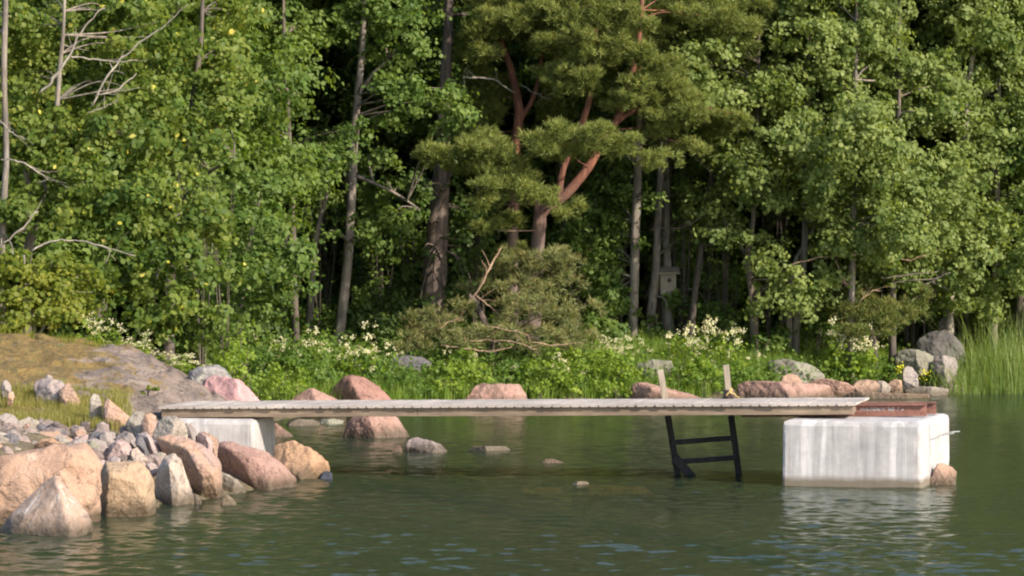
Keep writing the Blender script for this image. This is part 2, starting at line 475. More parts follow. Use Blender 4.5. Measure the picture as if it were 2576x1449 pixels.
gust = .75 + .25 * np.sin(.8 * XX + .5 * YY + 1.0) * np.sin(.45 * YY - .6 * XX)
calm = np.interp(YY, [30, 35, 40, 50], [1.15, .88, .48, .34])   # sheltered towards the shore
edge = np.clip((XX + 8) / 1.5, 0, 1) * np.clip((8.4 - XX) / 1.5, 0, 1) * np.clip((YY - 25) / 1.0, 0, 1) * np.clip((60 - YY) / 2, 0, 1)
ZZ *= gust * calm * edge * WAVE
tag(link('water', np_mesh('water', np.stack([XX, YY, ZZ], -1), 4, m, smooth=True, faces=grid_faces(len(wx), len(wy)))), kind='structure')

# bedrock with moss
us = np.concatenate([np.linspace(-900, -230, 30), np.linspace(-50, 748, 190)])
yv = np.linspace(35.85, 47.4, 150)
U, Yb = np.meshgrid(us, yv)
Xb = (U - CX) / F * Yb
Zb = rock_z(Xb, Yb)
nz = fbm(Xb * .9 + Yb * .35, Yb * .55, .55, 5); nf = fbm(Xb, Yb, 2.6, 4)
lz = Zb * 5.5 + Xb * .55 + .8 * nz
Zb = Zb + .11 * nz + .045 * nf + .055 * (np.clip((lz % 1.0) / .82, 0, 1) - .5 - .0 * lz)
Zb = np.where(U > 742, Zb - .6, Zb)
m, n, l, b = new_mat('mossy_bedrock')
ge = n.new('ShaderNodeNewGeometry'); sp = n.new('ShaderNodeSeparateXYZ'); l.new(ge.outputs['Position'], sp.inputs[0])
pos = ge.outputs['Position']
t1 = noise_node(n, l, mapping(n, l, pos, (1, .6, 1.6), (0, .35, .2)), 2.6, 6, .65, .5)
rr = ramp(n, [(.28, (.12, .095, .08)), (.45, (.215, .165, .135)), (.6, (.285, .22, .175)), (.78, (.36, .31, .275))]); l.new(t1.outputs[0], rr.inputs[0])
t2 = noise_node(n, l, mapping(n, l, pos, (1, .45, 2.0), (0, .4, 0)), 2.0, 7, .7, .4)
rm = ramp(n, [(.30, (.10, .075, .032)), (.44, (.185, .130, .042)), (.54, (.25, .155, .042)), (.62, (.18, .165, .055)), (.74, (.17, .20, .05))])
t3 = noise_node(n, l, mapping(n, l, pos, (1, .5, 1.5), (0, .35, .3)), 6.5, 7, .75, .6); l.new(t3.outputs[0], rm.inputs[0])
xg = maprange(n, l, sp.outputs['X'], -5.9, -3.4, .25, -.12)     # moss thins out towards the water
mm = n.new('ShaderNodeMath'); mm.operation = 'ADD'; l.new(t2.outputs[0], mm.inputs[0]); l.new(xg, mm.inputs[1])
c = mix(n, l, maprange(n, l, mm.outputs[0], .515, .58), rr.outputs[0], rm.outputs[0])
t4 = noise_node(n, l, pos, 60, 3, .7)
r4 = ramp(n, [(.3, (.62, .6, .58)), (.5, (1, 1, 1)), (.7, (1.25, 1.22, 1.2))]); l.new(t4.outputs[0], r4.inputs[0])
c = mix(n, l, .8, c, r4.outputs[0], 'MULTIPLY')
vj = n.new('ShaderNodeTexVoronoi'); vj.feature = 'DISTANCE_TO_EDGE'; vj.inputs['Scale'].default_value = 1.5
vm = n.new('ShaderNodeVectorMath'); vm.operation = 'MULTIPLY_ADD'; vm.inputs[1].default_value = (.6, .6, .6)
l.new(noise_node(n, l, pos, 3.5, 5, .65).outputs['Color'], vm.inputs[0]); l.new(mapping(n, l, pos, (1, .5, 2.2), (0, .4, .2)), vm.inputs[2]); l.new(vm.outputs[0], vj.inputs['Vector'])
jc = n.new('ShaderNodeCombineColor'); jf = maprange(n, l, vj.outputs['Distance'], 0, .035, .35, 1)
for i in range(3): l.new(jf, jc.inputs[i])
l.new(mix(n, l, .8, c, jc.outputs[0], 'MULTIPLY'), b.inputs['Base Color'])
b.inputs['Roughness'].default_value = .92
hm = n.new('ShaderNodeMath'); hm.operation = 'MULTIPLY_ADD'; hm.inputs[1].default_value = .4
l.new(t3.outputs[0], hm.inputs[0]); l.new(t1.outputs[0], hm.inputs[2])
bump(n, l, hm.outputs[0], 1.0, .14, b)
tag(link('bedrock_slope', np_mesh('bedrock_slope', np.stack([Xb, Yb, Zb], -1), 4, m, smooth=True, faces=grid_faces(len(us), len(yv)))), kind='structure')

# ------------------------------------------------------------------ boulders
def hull_rock(pts, rough, cuts_len, seed, smooth_it=2):
    bm = bmesh.new()
    for p in pts: bm.verts.new(p)
    res = bmesh.ops.convex_hull(bm, input=bm.verts)
    bmesh.ops.delete(bm, geom=[g for g in res['geom_interior'] if isinstance(g, bmesh.types.BMVert)] , context='VERTS')
    bmesh.ops.dissolve_limit(bm, angle_limit=R(17), verts=bm.verts, edges=bm.edges)
    bmesh.ops.triangulate(bm, faces=bm.faces)
    for it in range(6):
        lim = max(cuts_len, .001)
        ed = [e for e in bm.edges if e.calc_length() > lim]
        if not ed or len(bm.verts) > 6000: break
        bmesh.ops.subdivide_edges(bm, edges=ed, cuts=1)
        bmesh.ops.triangulate(bm, faces=[f for f in bm.faces if len(f.verts) > 3])
    for _ in range(smooth_it):
        bmesh.ops.smooth_vert(bm, verts=bm.verts, factor=.3, use_axis_x=True, use_axis_y=True, use_axis_z=True)
    bm.normal_update()
    off = Vector((seed * 3.7, seed * 1.3, seed * 2.1))
    for v in bm.verts:
        p = v.co
        d = noise.fractal(p * (1.2 / rough) * .35 + off, 1.0, 2.0, 3) * rough * .38
        rg = 1.0 - abs(noise.noise(p * (1.0 / rough) * .6 + off * 2)) * 2
        d += rg * rough * .16 + noise.fractal(p * (4.0 / rough) * .5 + off, .9, 2.0, 3) * rough * .14
        v.co = p + v.normal * d
    return bm
rock_id = [0]
def chip(pts, rs, size):
    """strike flat faces off the near side of a rough hull"""
    for _ in range(rs.choice((4, 5, 6, 7))):
        n = Vector((rs.uniform(-.95, .95), -1, rs.uniform(-.45, .95))).normalized()
        c = sum(pts, Vector()) / len(pts)
        far = max((p - c).dot(n) for p in pts)
        cut = far * rs.uniform(.56, .84)
        bm = bmesh.new()
        for p in pts: bm.verts.new(p)
        res = bmesh.ops.convex_hull(bm, input=bm.verts)
        bmesh.ops.delete(bm, geom=[g for g in res['geom_interior'] if isinstance(g, bmesh.types.BMVert)], context='VERTS')
        bmesh.ops.bisect_plane(bm, geom=list(bm.verts) + list(bm.edges) + list(bm.faces), plane_co=c + n * cut, plane_no=n, clear_outer=True)
        q = [v.co.copy() for v in bm.verts]
        bm.free()
        if len(q) > 8: pts = q
    return pts
def boulder(name, label, outline, mat, Y=None, depth=None, water=False, ridge=None, group=None, cat='boulder', low=0.0, facets=None):
    """outline in survey pixels; stands at Y (or where its foot meets the water) with a real depth"""
    rock_id[0] += 1
    rs = random.Random(rock_id[0] * 17 + 3)
    uvs = np.array(outline, float)
    w = np.ptp(uvs[:, 0]); h = np.ptp(uvs[:, 1])
    vb = uvs[:, 1].max()
    Yf = Yw(vb) if water else Y
    size = min(w, h * 1.6) / PX(Yf)
    d = depth if depth else size * .95
    Yc = Yf + d * .36 if water else Y
    c = uvs.mean(0)
    pts = []
    for (u, v) in uvs: pts.append(P(u, v, Yc + rs.uniform(-.08, .08) * d))
    def ring(k, dy, jit=.06, step=1, o0=0):
        for (u, v) in uvs[o0::step]:
            pts.append(P(c[0] + (u - c[0]) * (k + rs.uniform(-jit, jit)), c[1] + (v - c[1]) * (k + rs.uniform(-jit, jit)), Yc + dy * d * rs.uniform(.8, 1.1)))
    if ridge:
        for (u, v, f) in ridge: pts.append(P(u, v, Yc - f * d))
        ring(.8, .32); ring(.4, .5)
    else:
        ring(.84, -.26, .07, 2, 0); ring(.55, -.46, .14, 3, 1); ring(.82, .28); ring(.45, .5)
    if water:
        base = [p for p in pts if p.z < .12]
        cx = sum((p.x for p in pts)) / len(pts); cy = Yc
        for p in base: pts.append(Vector((cx + (p.x - cx) * 1.04, cy + (p.y - cy) * 1.04, -.30)))
    elif low:
        base = sorted(pts, key=lambda p: p.z)[:max(6, len(pts) // 3)]
        for p in base: pts.append(Vector((p.x, p.y, p.z - low)))
    zb = min(p.z for p in pts)
    org = Vector((sum(p.x for p in pts) / len(pts), Yc, zb))
    pts = [p - org for p in pts]
    rough = min(.085, max(.012, size * .075)) * (.5 if ridge else 1)
    if not ridge: pts = chip(pts, rs, size)
    bm = hull_rock(pts, rough, max(.016, size * .06), rock_id[0], 1)
    me = bpy.data.meshes.new(name)
    bm.to_mesh(me); bm.free()
    me.polygons.foreach_set("use_smooth", np.ones(len(me.polygons), dtype=bool))
    me.materials.append(mat)
    o = link(name, me, loc=org)
    return tag(o, label, cat, group)
A_ = lambda q: [(x * .2604, 754.7 + y * .2604) for x, y in q]
B_ = lambda q: [(x * .2767, 1048.2 + y * .2767) for x, y in q]
C_ = lambda q: [(335.4 + x * .2604, 880.5 + y * .2604) for x, y in q]
D_ = lambda q: [(1905.3 + x * .2604, 754.7 + y * .2604) for x, y in q]
E_ = lambda q: [(922.5 + x * .2604, 796.7 + y * .2604) for x, y in q]
G_ = lambda q: [(1905.3 + x * .2604, 964.4 + y * .2604) for x, y in q]
def ell(u, v, ru, rv, n=9, seed=0):
    r_ = random.Random(int(u * 7 + v * 13) + seed)
    return [(u + ru * math.cos(2 * math.pi * k / n + .2) * r_.uniform(.72, 1.15), v + rv * math.sin(2 * math.pi * k / n + .2) * r_.uniform(.72, 1.15)) for k in range(n)]
bl = boulder
# front row along the waterline
bl('boulder', 'huge peach coloured granite boulder behind the pyramid shaped stone', B_([(-260, 420), (0, 365), (150, 320), (330, 280), (480, 262), (640, 258), (780, 262), (860, 340), (915, 450), (915, 600), (885, 760), (845, 900), (500, 960), (0, 990), (-260, 980)]), RM['tan'], water=True, depth=1.1)
bl('boulder', 'orange brown rounded boulder topping the huge peach granite boulder', B_([(290, 300), (320, 240), (390, 205), (470, 197), (560, 240), (620, 268), (600, 330), (400, 350)]), RM['orange'], Y=33.6, depth=.3, low=.1)
bl('boulder', 'pyramid shaped grey boulder with white veins at the water edge', B_([(-10, 1040), (110, 880), (230, 735), (380, 620), (485, 540), (525, 532), (610, 610), (700, 725), (790, 870), (832, 945), (740, 1015), (660, 1078), (300, 1062), (-10, 1050)]), RM['pyramid'], water=True, depth=.8, ridge=[(137, 1205, .10), (150, 1240, .32), (182, 1335, .55), (160, 1270, .42), (60, 1335, .30), (30, 1335, .22), (225, 1312, .15)])
bl('boulder', 'dark red brown boulder filling the shaded gap left of the pyramid shaped stone', B_([(-200, 700), (-40, 655), (90, 665), (190, 720), (180, 830), (90, 950), (-40, 1020), (-200, 1010)]), RM['darkred'], Y=31.5, depth=.5, low=.3)  # dark rock put in where the gap between boulders lies in shade
bl('boulder', 'squarish yellow tan boulder in the middle of the front row', B_([(915, 500), (960, 415), (1090, 398), (1250, 400), (1335, 465), (1400, 580), (1430, 740), (1425, 805), (1200, 845), (1010, 893), (860, 905), (880, 790), (905, 690)]), RM['yellow'], water=True, depth=.62, ridge=[(275, 1190, .42), (340, 1215, .42), (372, 1210, .34), (365, 1262, .42), (260, 1275, .32)])
bl('boulder', 'upright whitish boulder wedged between yellow tan and peach boulders', B_([(1408, 590), (1440, 460), (1500, 360), (1580, 328), (1645, 385), (1690, 500), (1740, 640), (1765, 740), (1700, 785), (1480, 805), (1425, 770)]), RM['white'], water=True, depth=.5, ridge=[(425, 1170, .42), (450, 1215, .46), (440, 1255, .46)])
bl('boulder', 'tall slanting peach boulder with lavender upper left corner', B_([(1418, 185), (1560, 163), (1700, 190), (1830, 250), (1925, 315), (2012, 420), (2005, 560), (2022, 720), (1890, 748), (1800, 690), (1700, 560), (1600, 440), (1500, 345), (1450, 260)]), RM['peach'], water=True, depth=.7, ridge=[(470, 1130, .34), (535, 1195, .46), (510, 1200, .46)])
bl('boulder', 'wide red granite boulder in front of the left concrete pier', C_([(760, 960), (800, 905), (860, 880), (930, 885), (1060, 912), (1160, 940), (1300, 992), (1400, 1070), (1500, 1160), (1568, 1240), (1570, 1285), (1450, 1310), (1330, 1340), (1100, 1345), (960, 1235), (860, 1160), (840, 1060)]), RM['red'], water=True, depth=.95, ridge=[(690, 1195, .42), (600, 1150, .32), (560, 1120, .2), (640, 1150, .36), (680, 1222, .5)])
bl('boulder', 'thin grey slab leaning at the foot of the red boulder', C_([(848, 1172), (905, 1200), (1000, 1250), (1085, 1340), (1005, 1392), (930, 1345), (858, 1310)]), RM['olive'], water=True, depth=.25)
bl('boulder', 'orange tan boulder with pale wet base beside the pier', C_([(1340, 930), (1400, 905), (1480, 890), (1560, 878), (1660, 922), (1800, 1010), (1880, 1080), (1895, 1125), (1840, 1195), (1750, 1255), (1560, 1240), (1440, 1130), (1350, 1010)]), RM['orange'], water=True, depth=.7)
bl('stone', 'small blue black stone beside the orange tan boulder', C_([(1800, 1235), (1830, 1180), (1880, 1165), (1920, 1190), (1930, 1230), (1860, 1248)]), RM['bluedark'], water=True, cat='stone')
bl('stone', 'small yellow stone alone in the water under the grey slab', B_([(2005, 790), (2020, 715), (2070, 700), (2120, 735), (2160, 790), (2100, 806)]), RM['yellow'], water=True, cat='stone')
bl('stone', 'small dark grey stone in the gap below the peach boulder', B_([(1720, 785), (1730, 725), (1775, 700), (1815, 740), (1835, 775), (1780, 795)]), RM['grey'], water=True, cat='stone')
# second row
bl('stone', 'pink lavender pointed stone above the yellow tan boulder', B_([(945, 390), (995, 265), (1050, 225), (1110, 203), (1180, 258), (1215, 320), (1190, 400), (1060, 425)]), RM['pink'], Y=34.2, depth=.4, low=.15, cat='stone')
bl('stone', 'pale pink stone leaning right of the lavender stone', B_([(1175, 330), (1200, 295), (1245, 278), (1310, 335), (1382, 435), (1350, 470), (1250, 430), (1185, 410)]), RM['white'], Y=33.9, depth=.3, low=.1, cat='stone')
bl('stone', 'dark slab with a bright white right face leaning over', B_([(1228, 200), (1250, 155), (1330, 138), (1410, 200), (1492, 310), (1482, 345), (1430, 405), (1385, 420), (1290, 310)]), RM['lavender'], Y=34.5, depth=.4, low=.1, cat='stone', ridge=[(372, 1100, .5), (350, 1110, .1), (395, 1145, .45)])
bl('stone', 'dark grey piece standing for the shaded left face of the white faced slab', B_([(1225, 230), (1260, 170), (1300, 190), (1330, 300), (1400, 420), (1340, 400), (1260, 290)]), RM['darkgrey'], Y=34.25, depth=.3, low=.1, cat='stone')  # slab's shaded left face, built as a separate dark piece
bl('boulder', 'rounded olive grey boulder under the left end of the jetty', B_([(1385, 165), (1410, 100), (1440, 45), (1500, 0), (1590, -8), (1670, 45), (1700, 105), (1700, 160), (1560, 172), (1440, 175)]), RM['olive'], Y=34.75, depth=.42, low=.15)
bl('stone', 'dark violet grey stone right of the rounded olive boulder', B_([(1685, 50), (1740, 60), (1790, 130), (1800, 200), (1780, 240), (1700, 190)]), RM['grey'], Y=35.0, depth=.25, low=.15, cat='stone')
bl('stone', 'speckled pink white stone against the left concrete pier', B_([(1780, 160), (1830, 145), (1900, 180), (1935, 240), (1930, 285), (1880, 298), (1800, 240)]), RM['pink'], Y=34.9, depth=.25, low=.15, cat='stone')
bl('stone', 'brown stone between the red boulder and the pier foot', B_([(1800, 150), (1860, 135), (1930, 165), (1990, 215), (1960, 280), (1880, 290)]), RM['brown'], Y=35.2, depth=.25, low=.2, cat='stone')
bl('boulder', 'black grey boulder on the left picture side above peach boulder', B_([(-60, 345), (-20, 225), (50, 175), (110, 170), (165, 230), (185, 310), (100, 335), (0, 350)]), RM['darkgrey'], Y=33.8, depth=.4, low=.2)
bl('stone', 'brown stone right of the black grey boulder', B_([(165, 300), (180, 240), (230, 228), (290, 245), (300, 300), (220, 320)]), RM['brown'], Y=34.1, depth=.3, low=.15, cat='stone')
bl('stone', 'pale pointed stone standing on the rubble far left', B_([(195, 145), (215, 80), (250, 56), (285, 105), (285, 150), (240, 165)]), RM['peach'], Y=35.2, depth=.25, low=.12, cat='stone')
bl('stone', 'smooth grey white stone in the left rubble', B_([(365, 195), (385, 140), (440, 112), (505, 108), (510, 170), (470, 200), (410, 205)]), RM['lavender'], Y=34.9, depth=.3, low=.12, cat='stone')
bl('stone', 'light pink grey block above the right shoulder of the peach boulder', B_([(640, 262), (650, 205), (720, 180), (805, 158), (805, 230), (760, 268), (690, 270)]), RM['pink'], Y=34.5, depth=.35, low=.15, cat='stone')
bl('stone', 'dark grey angular stone behind the light pink block', B_([(795, 190), (830, 145), (900, 132), (960, 180), (970, 270), (900, 262), (830, 220)]), RM['darkgrey'], Y=34.8, depth=.35, low=.12, cat='stone')
bl('stone', 'grey egg shaped stone in the middle of the rubble', B_([(900, 180), (930, 140), (975, 135), (1030, 180), (1045, 250), (980, 255), (920, 235)]), RM['grey'], Y=34.7, depth=.3, low=.12, cat='stone')
bl('stone', 'small pale green grey stone under the dark angular stone', B_([(795, 265), (820, 215), (860, 220), (905, 265), (870, 285), (820, 282)]), RM['pale_lichen'], Y=34.1, depth=.2, low=.1, cat='stone')
bl('stone', 'dark lavender stone left of the pink pointed stone', B_([(840, 320), (870, 280), (960, 265), (1000, 290), (970, 380), (890, 385)]), RM['lavender'], Y=34.3, depth=.3, low=.12, cat='stone')
bl('stone', 'tiny pink stone between peach and yellow tan boulders', B_([(895, 410), (920, 385), (955, 395), (950, 430), (915, 440)]), RM['pink'], Y=33.6, depth=.2, low=.1, cat='stone')
bl('stone', 'broad grey stone behind the pink pointed stone', B_([(1035, 230), (1060, 165), (1130, 130), (1200, 150), (1245, 220), (1220, 280), (1150, 240)]), RM['grey'], Y=34.9, depth=.35, low=.12, cat='stone')
bl('boulder', 'light brown upright boulder left of the jetty end', B_([(1140, 80), (1165, 20), (1210, -40), (1290, -60), (1330, 20), (1400, 90), (1370, 150), (1230, 150)]), RM['olive'], Y=35.5, depth=.4, low=.15)
bl('stone', 'peach stone tucked under the jetty end corner', A_([(1365, 1180), (1400, 1110), (1460, 1090), (1510, 1120), (1500, 1200), (1450, 1265), (1395, 1240)]), RM['peach'], Y=35.2, depth=.3, low=.12, cat='stone')
bl('stone', 'tan flat stone at the grass edge above the rubble', A_([(985, 1110), (1000, 1010), (1040, 950), (1110, 1000), (1180, 1070), (1250, 1125), (1200, 1150), (1060, 1150)]), RM['peach'], Y=36.2, depth=.4, low=.15, cat='stone')
bl('stone', 'rounded greenish stone beside the tan flat stone', A_([(860, 1060), (868, 960), (905, 895), (950, 910), (985, 1000), (985, 1090), (920, 1110)]), RM['olive'], Y=36.4, depth=.35, low=.15, cat='stone')
bl('boulder', 'lavender grey rock set in the mossy slope', A_([(320, 830), (345, 775), (420, 755), (510, 765), (590, 780), (630, 830), (600, 900), (560, 980), (500, 1000), (400, 930)]), RM['lavender'], Y=37.6, depth=.5, low=.2)
bl('boulder', 'brown angular rock right of the lavender grey slope rock', A_([(560, 900), (600, 850), (660, 790), (720, 860), (770, 960), (790, 1010), (700, 1000), (600, 985)]), RM['brown'], Y=37.4, depth=.45, low=.15)
bl('stone', 'small grey stone on top of the lavender slope rock', A_([(435, 755), (445, 728), (480, 722), (510, 740), (500, 762), (460, 768)]), RM['grey'], Y=37.7, depth=.12, low=.05, cat='stone')
bl('stone', 'grey stone in the moss near the left picture edge', A_([(5, 830), (15, 785), (55, 770), (95, 800), (110, 850), (70, 875), (20, 865)]), RM['grey'], Y=37.5, depth=.25, low=.08, cat='stone')
bl('stone', 'sunlit tan stone in the dry grass far left', A_([(70, 940), (90, 890), (130, 880), (140, 930), (110, 960)]), RM['tan'], Y=37.0, depth=.2, low=.08, cat='stone')
bl('boulder', 'pinkish grey ledge rock above the jetty end', A_([(980, 960), (1010, 910), (1150, 890), (1330, 920), (1440, 965), (1430, 1050), (1250, 1090), (1100, 1060)]), RM['brown'], Y=38.6, depth=.6, low=.3)
bl('boulder', 'mauve rock against the slope just above the jetty planks', A_([(1440, 990), (1470, 950), (1560, 940), (1590, 975), (1580, 1040), (1480, 1050)]), RM['grey'], Y=38.7, depth=.4, low=.3)
# pink rock on the slope, with its grey lichen cap as a part
pk = bl('boulder', 'big pink granite rock with grey lichen cap behind the jetty', A_([(1960, 830), (1990, 760), (2080, 730), (2220, 740), (2320, 765), (2400, 855), (2480, 930), (2545, 1000), (2540, 1060), (2300, 1080), (2050, 1060), (1960, 960)]), RM['pinklichen'], Y=41.2, depth=1.1, low=.3)
bl('boulder', 'rounded grey lichen covered rock lying on the pink granite rock', A_([(1815, 760), (1830, 695), (1880, 650), (1935, 628), (2040, 622), (2110, 632), (2170, 668), (2225, 725), (2245, 790), (2190, 830), (2050, 850), (1920, 830)]), RM['greylichen'], Y=41.5, depth=.9, low=.15)
# rocks standing in the bay
bl('boulder', 'red flat topped boulder standing in water under the jetty', E_([(-240, 1165), (-200, 1080), (-160, 1000), (-120, 930), (60, 915), (230, 935), (300, 985), (350, 1070), (402, 1150), (390, 1172), (100, 1176)]), RM['red'], water=True, depth=.9)
bl('stone', 'dark brown stone at the left end of the low grey pink rock', E_([(240, 1280), (265, 1245), (320, 1230), (350, 1270), (340, 1310), (280, 1312)]), RM['darkred'], water=True, cat='stone')
bl('stone', 'low grey pink rock awash beyond the middle of the jetty', E_([(355, 1305), (375, 1220), (410, 1170), (480, 1160), (600, 1185), (700, 1225), (775, 1290), (760, 1310), (560, 1315)]), RM['lavender'], water=True, cat='stone', depth=.45)
bl('stone', 'flat pale rock barely above water right of grey pink rock', E_([(960, 1290), (1030, 1255), (1190, 1240), (1330, 1250), (1385, 1272), (1370, 1296), (1180, 1302)]), RM['olive'], water=True, cat='stone', depth=.4)
bl('stone', 'small brown rock tip in the water left of the ladder', E_([(1690, 1405), (1730, 1375), (1790, 1368), (1860, 1385), (1900, 1408), (1800, 1420)]), RM['brown'], water=True, cat='stone', depth=.2)
bl('stone', 'tiny white rock tip in the water before the ladder', [(1440, 1218), (1450, 1211), (1470, 1210), (1482, 1214), (1478, 1220), (1455, 1221)], RM['white'], water=True, cat='stone', depth=.12)
bl('stone', 'pink red wedge stone at the waterline right of the pier', C_([(1330, 840), (1335, 740), (1375, 700), (1440, 750), (1530, 815), (1540, 830), (1420, 842)]), RM['red'], water=True, cat='stone', depth=.5)
bl('stone', 'flat yellow grey shore stone seen under the jetty', C_([(1470, 725), (1500, 690), (1600, 665), (1740, 670), (1800, 700), (1780, 728), (1600, 735)]), RM['olive'], water=True, cat='stone', depth=.5)
bl('stone', 'flat pale stone touching the red flat topped boulder', C_([(1780, 705), (1820, 670), (1940, 660), (2030, 680), (2000, 708), (1880, 715)]), RM['pale_lichen'], water=True, cat='stone', depth=.5)
# far shore boulders
bl('boulder', 'pointed pinkish red boulder on the far shore behind the jetty', C_([(1500, 500), (1600, 430), (1690, 368), (1740, 372), (1850, 410), (1960, 460), (2060, 520), (2040, 600), (1800, 640), (1560, 620)]), RM['red'], Y=49.6, depth=.9, low=.3, ridge=[(785, 985, .15), (800, 1015, .4)])
bl('boulder', 'tall dark red boulder on the far shore', C_([(1890, 420), (1960, 330), (2040, 255), (2120, 242), (2230, 262), (2320, 320), (2420, 400), (2500, 470), (2560, 540), (2500, 640), (2200, 660), (1950, 620)]), RM['darkred'], Y=51.0, depth=1.1, low=.3, ridge=[(880, 955, .25), (900, 990, .45), (940, 1010, .4)])
bl('boulder', 'broad red boulder on the shore behind the jetty middle', E_([(900, 830), (960, 760), (1050, 680), (1120, 648), (1250, 635), (1400, 645), (1480, 660), (1520, 720), (1560, 800), (1550, 900), (1200, 920), (950, 900)]), RM['red'], Y=52.6, depth=1.0, low=.3)
bl('stone', 'low pinkish stone in the grass right of the broad red boulder', E_([(1790, 830), (1830, 795), (1920, 775), (2010, 790), (2060, 830), (1930, 860)]), RM['red'], Y=53.4, depth=.5, low=.25, cat='stone')
bl('boulder', 'red boulder with black left face behind the ladder', [(1588, 1010), (1590, 970), (1600, 962), (1625, 962), (1660, 966), (1700, 980), (1750, 995), (1780, 1012), (1700, 1030), (1600, 1030)], RM['red'], Y=53.6, depth=.8, low=.3, ridge=[(1640, 975, .4), (1592, 985, .1)])
bl('boulder', 'long low red granite slab behind the jetty right half', [(1838, 1000), (1845, 965), (1880, 958), (1950, 958), (2020, 962), (2080, 968), (2108, 990), (2100, 1015), (1980, 1025), (1850, 1020)], RM['red'], Y=54.4, depth=1.0, low=.3)
bl('boulder', 'grey moss topped boulder in the grass behind the red slab', D_([(100, 600), (180, 575), (300, 572), (420, 600), (520, 625), (600, 670), (650, 740), (620, 800), (350, 810), (150, 740)]), RM['pale_lichen'], Y=56.0, depth=.9, low=.3)
bl('stone', 'small rounded tan stone on top edge of the red slab', D_([(210, 790), (250, 735), (320, 712), (390, 730), (440, 790), (420, 830), (280, 830)]), RM['brown'], Y=55.0, depth=.4, low=.2, cat='stone')
bl('boulder', 'orange red boulder right of the long red slab', D_([(460, 830), (550, 770), (650, 755), (780, 765), (880, 800), (950, 850), (880, 890), (700, 880), (560, 870)]), RM['red'], Y=55.3, depth=.7, low=.25)
bl('boulder', 'rusty block at the right end of the long red slab', D_([(430, 840), (500, 805), (610, 810), (690, 840), (715, 880), (690, 930), (560, 940), (440, 920)]), RM['tan'], Y=54.9, depth=.5, low=.25)
bl('boulder', 'brown grey shore boulder behind the jetty right end', D_([(900, 840), (950, 785), (1060, 765), (1160, 785), (1200, 850), (1130, 890), (980, 880)]), RM['brown'], Y=55.6, depth=.6, low=.25)
bl('stone', 'olive brown stone left of the small tan wedge stone', D_([(1130, 830), (1160, 775), (1230, 780), (1290, 840), (1260, 870), (1180, 870)]), RM['olive'], Y=55.6, depth=.5, low=.2, cat='stone')
bl('stone', 'small tan wedge stone left of the standing stone', D_([(1255, 830), (1280, 785), (1330, 765), (1390, 775), (1400, 830), (1360, 860), (1290, 860)]), RM['tan'], Y=55.7, depth=.4, low=.2, cat='stone')
bl('boulder', 'upright grey standing stone by the yellow flowers', D_([(1400, 760), (1430, 700), (1410, 600), (1440, 575), (1500, 600), (1550, 680), (1570, 780), (1560, 840), (1480, 850), (1420, 830)]), RM['grey'], Y=56.1, depth=.4, low=.2)
bl('boulder', 'long flat brown ledge at the waterline near steel beams', D_([(800, 930), (880, 890), (1050, 880), (1300, 885), (1500, 900), (1680, 910), (1700, 950), (1400, 970), (1050, 965)]), RM['brown'], Y=55.0, depth=.7, low=.25)
bl('boulder', 'dark olive flat ledge right behind the long brown ledge', D_([(1420, 870), (1500, 835), (1650, 825), (1750, 840), (1850, 860), (1830, 890), (1600, 905)]), RM['olive'], Y=56.0, depth=.6, low=.25)
bl('boulder', 'flat pinkish grey ledge at the reed edge', D_([(1740, 850), (1790, 810), (1860, 805), (1960, 830), (2030, 850), (1960, 880), (1800, 885)]), RM['lavender'], Y=57.0, depth=.6, low=.25)
bl('boulder', 'pale green lichen slab lying in grass before dark rock', D_([(1330, 500), (1355, 455), (1430, 432), (1560, 438), (1640, 465), (1710, 505), (1640, 540), (1450, 565), (1350, 570)]), RM['pale_lichen'], Y=57.6, depth=.7, low=.25)
bl('boulder', 'large dark grey lichen boulder at the wood edge', D_([(1530, 400), (1560, 330), (1640, 280), (1740, 252), (1830, 250), (1900, 300), (1970, 370), (2000, 440), (1960, 500), (1800, 520), (1620, 510)]), RM['darklichen'], Y=58.6, depth=1.0, low=.3)
bl('boulder', 'small round dark grey boulder above the large dark one', D_([(1740, 240), (1770, 180), (1840, 148), (1890, 165), (1915, 220), (1895, 280), (1800, 290)]), RM['darklichen'], Y=59.6, depth=.5, low=.6)
bl('boulder', 'pinkish boulder in front of the large dark grey boulder', D_([(1690, 560), (1730, 510), (1820, 490), (1900, 510), (1940, 570), (1900, 640), (1790, 650)]), RM['grey'], Y=57.4, depth=.6, low=.25)
bl('boulder', 'flat reddish shore ledge behind the reeds', D_([(2130, 830), (2200, 750), (2350, 720), (2500, 690), (2640, 690), (2640, 800), (2450, 850), (2250, 860)]), RM['brown'], Y=58.8, depth=.8, low=.3)
bl('boulder', 'dark shaded boulder among ferns below the low pine', E_([(190, 500), (230, 400), (330, 375), (520, 385), (620, 440), (640, 520), (560, 580), (320, 590)]), RM['darkgrey'], Y=54.2, depth=.6, low=.4)
bl('boulder', 'pale grey stone in weeds left of the ladder post', [(1590, 945), (1600, 915), (1640, 905), (1690, 908), (1700, 930), (1670, 950)], RM['pale_lichen'], Y=55.0, depth=.5, low=.3)
bl('boulder', 'rough pink boulder at the foot of the right pier', G_([(1640, 960), (1690, 850), (1740, 780), (1810, 765), (1890, 810), (1918, 860), (1880, 930), (1790, 985), (1700, 985)]), RM['peach'], water=True, depth=.4)
bl('stone', 'low brown stone at waterline before the right pier corner', G_([(1280, 975), (1380, 935), (1500, 925), (1620, 945), (1680, 975), (1500, 990)]), RM['brown'], water=True, cat='stone', depth=.2)
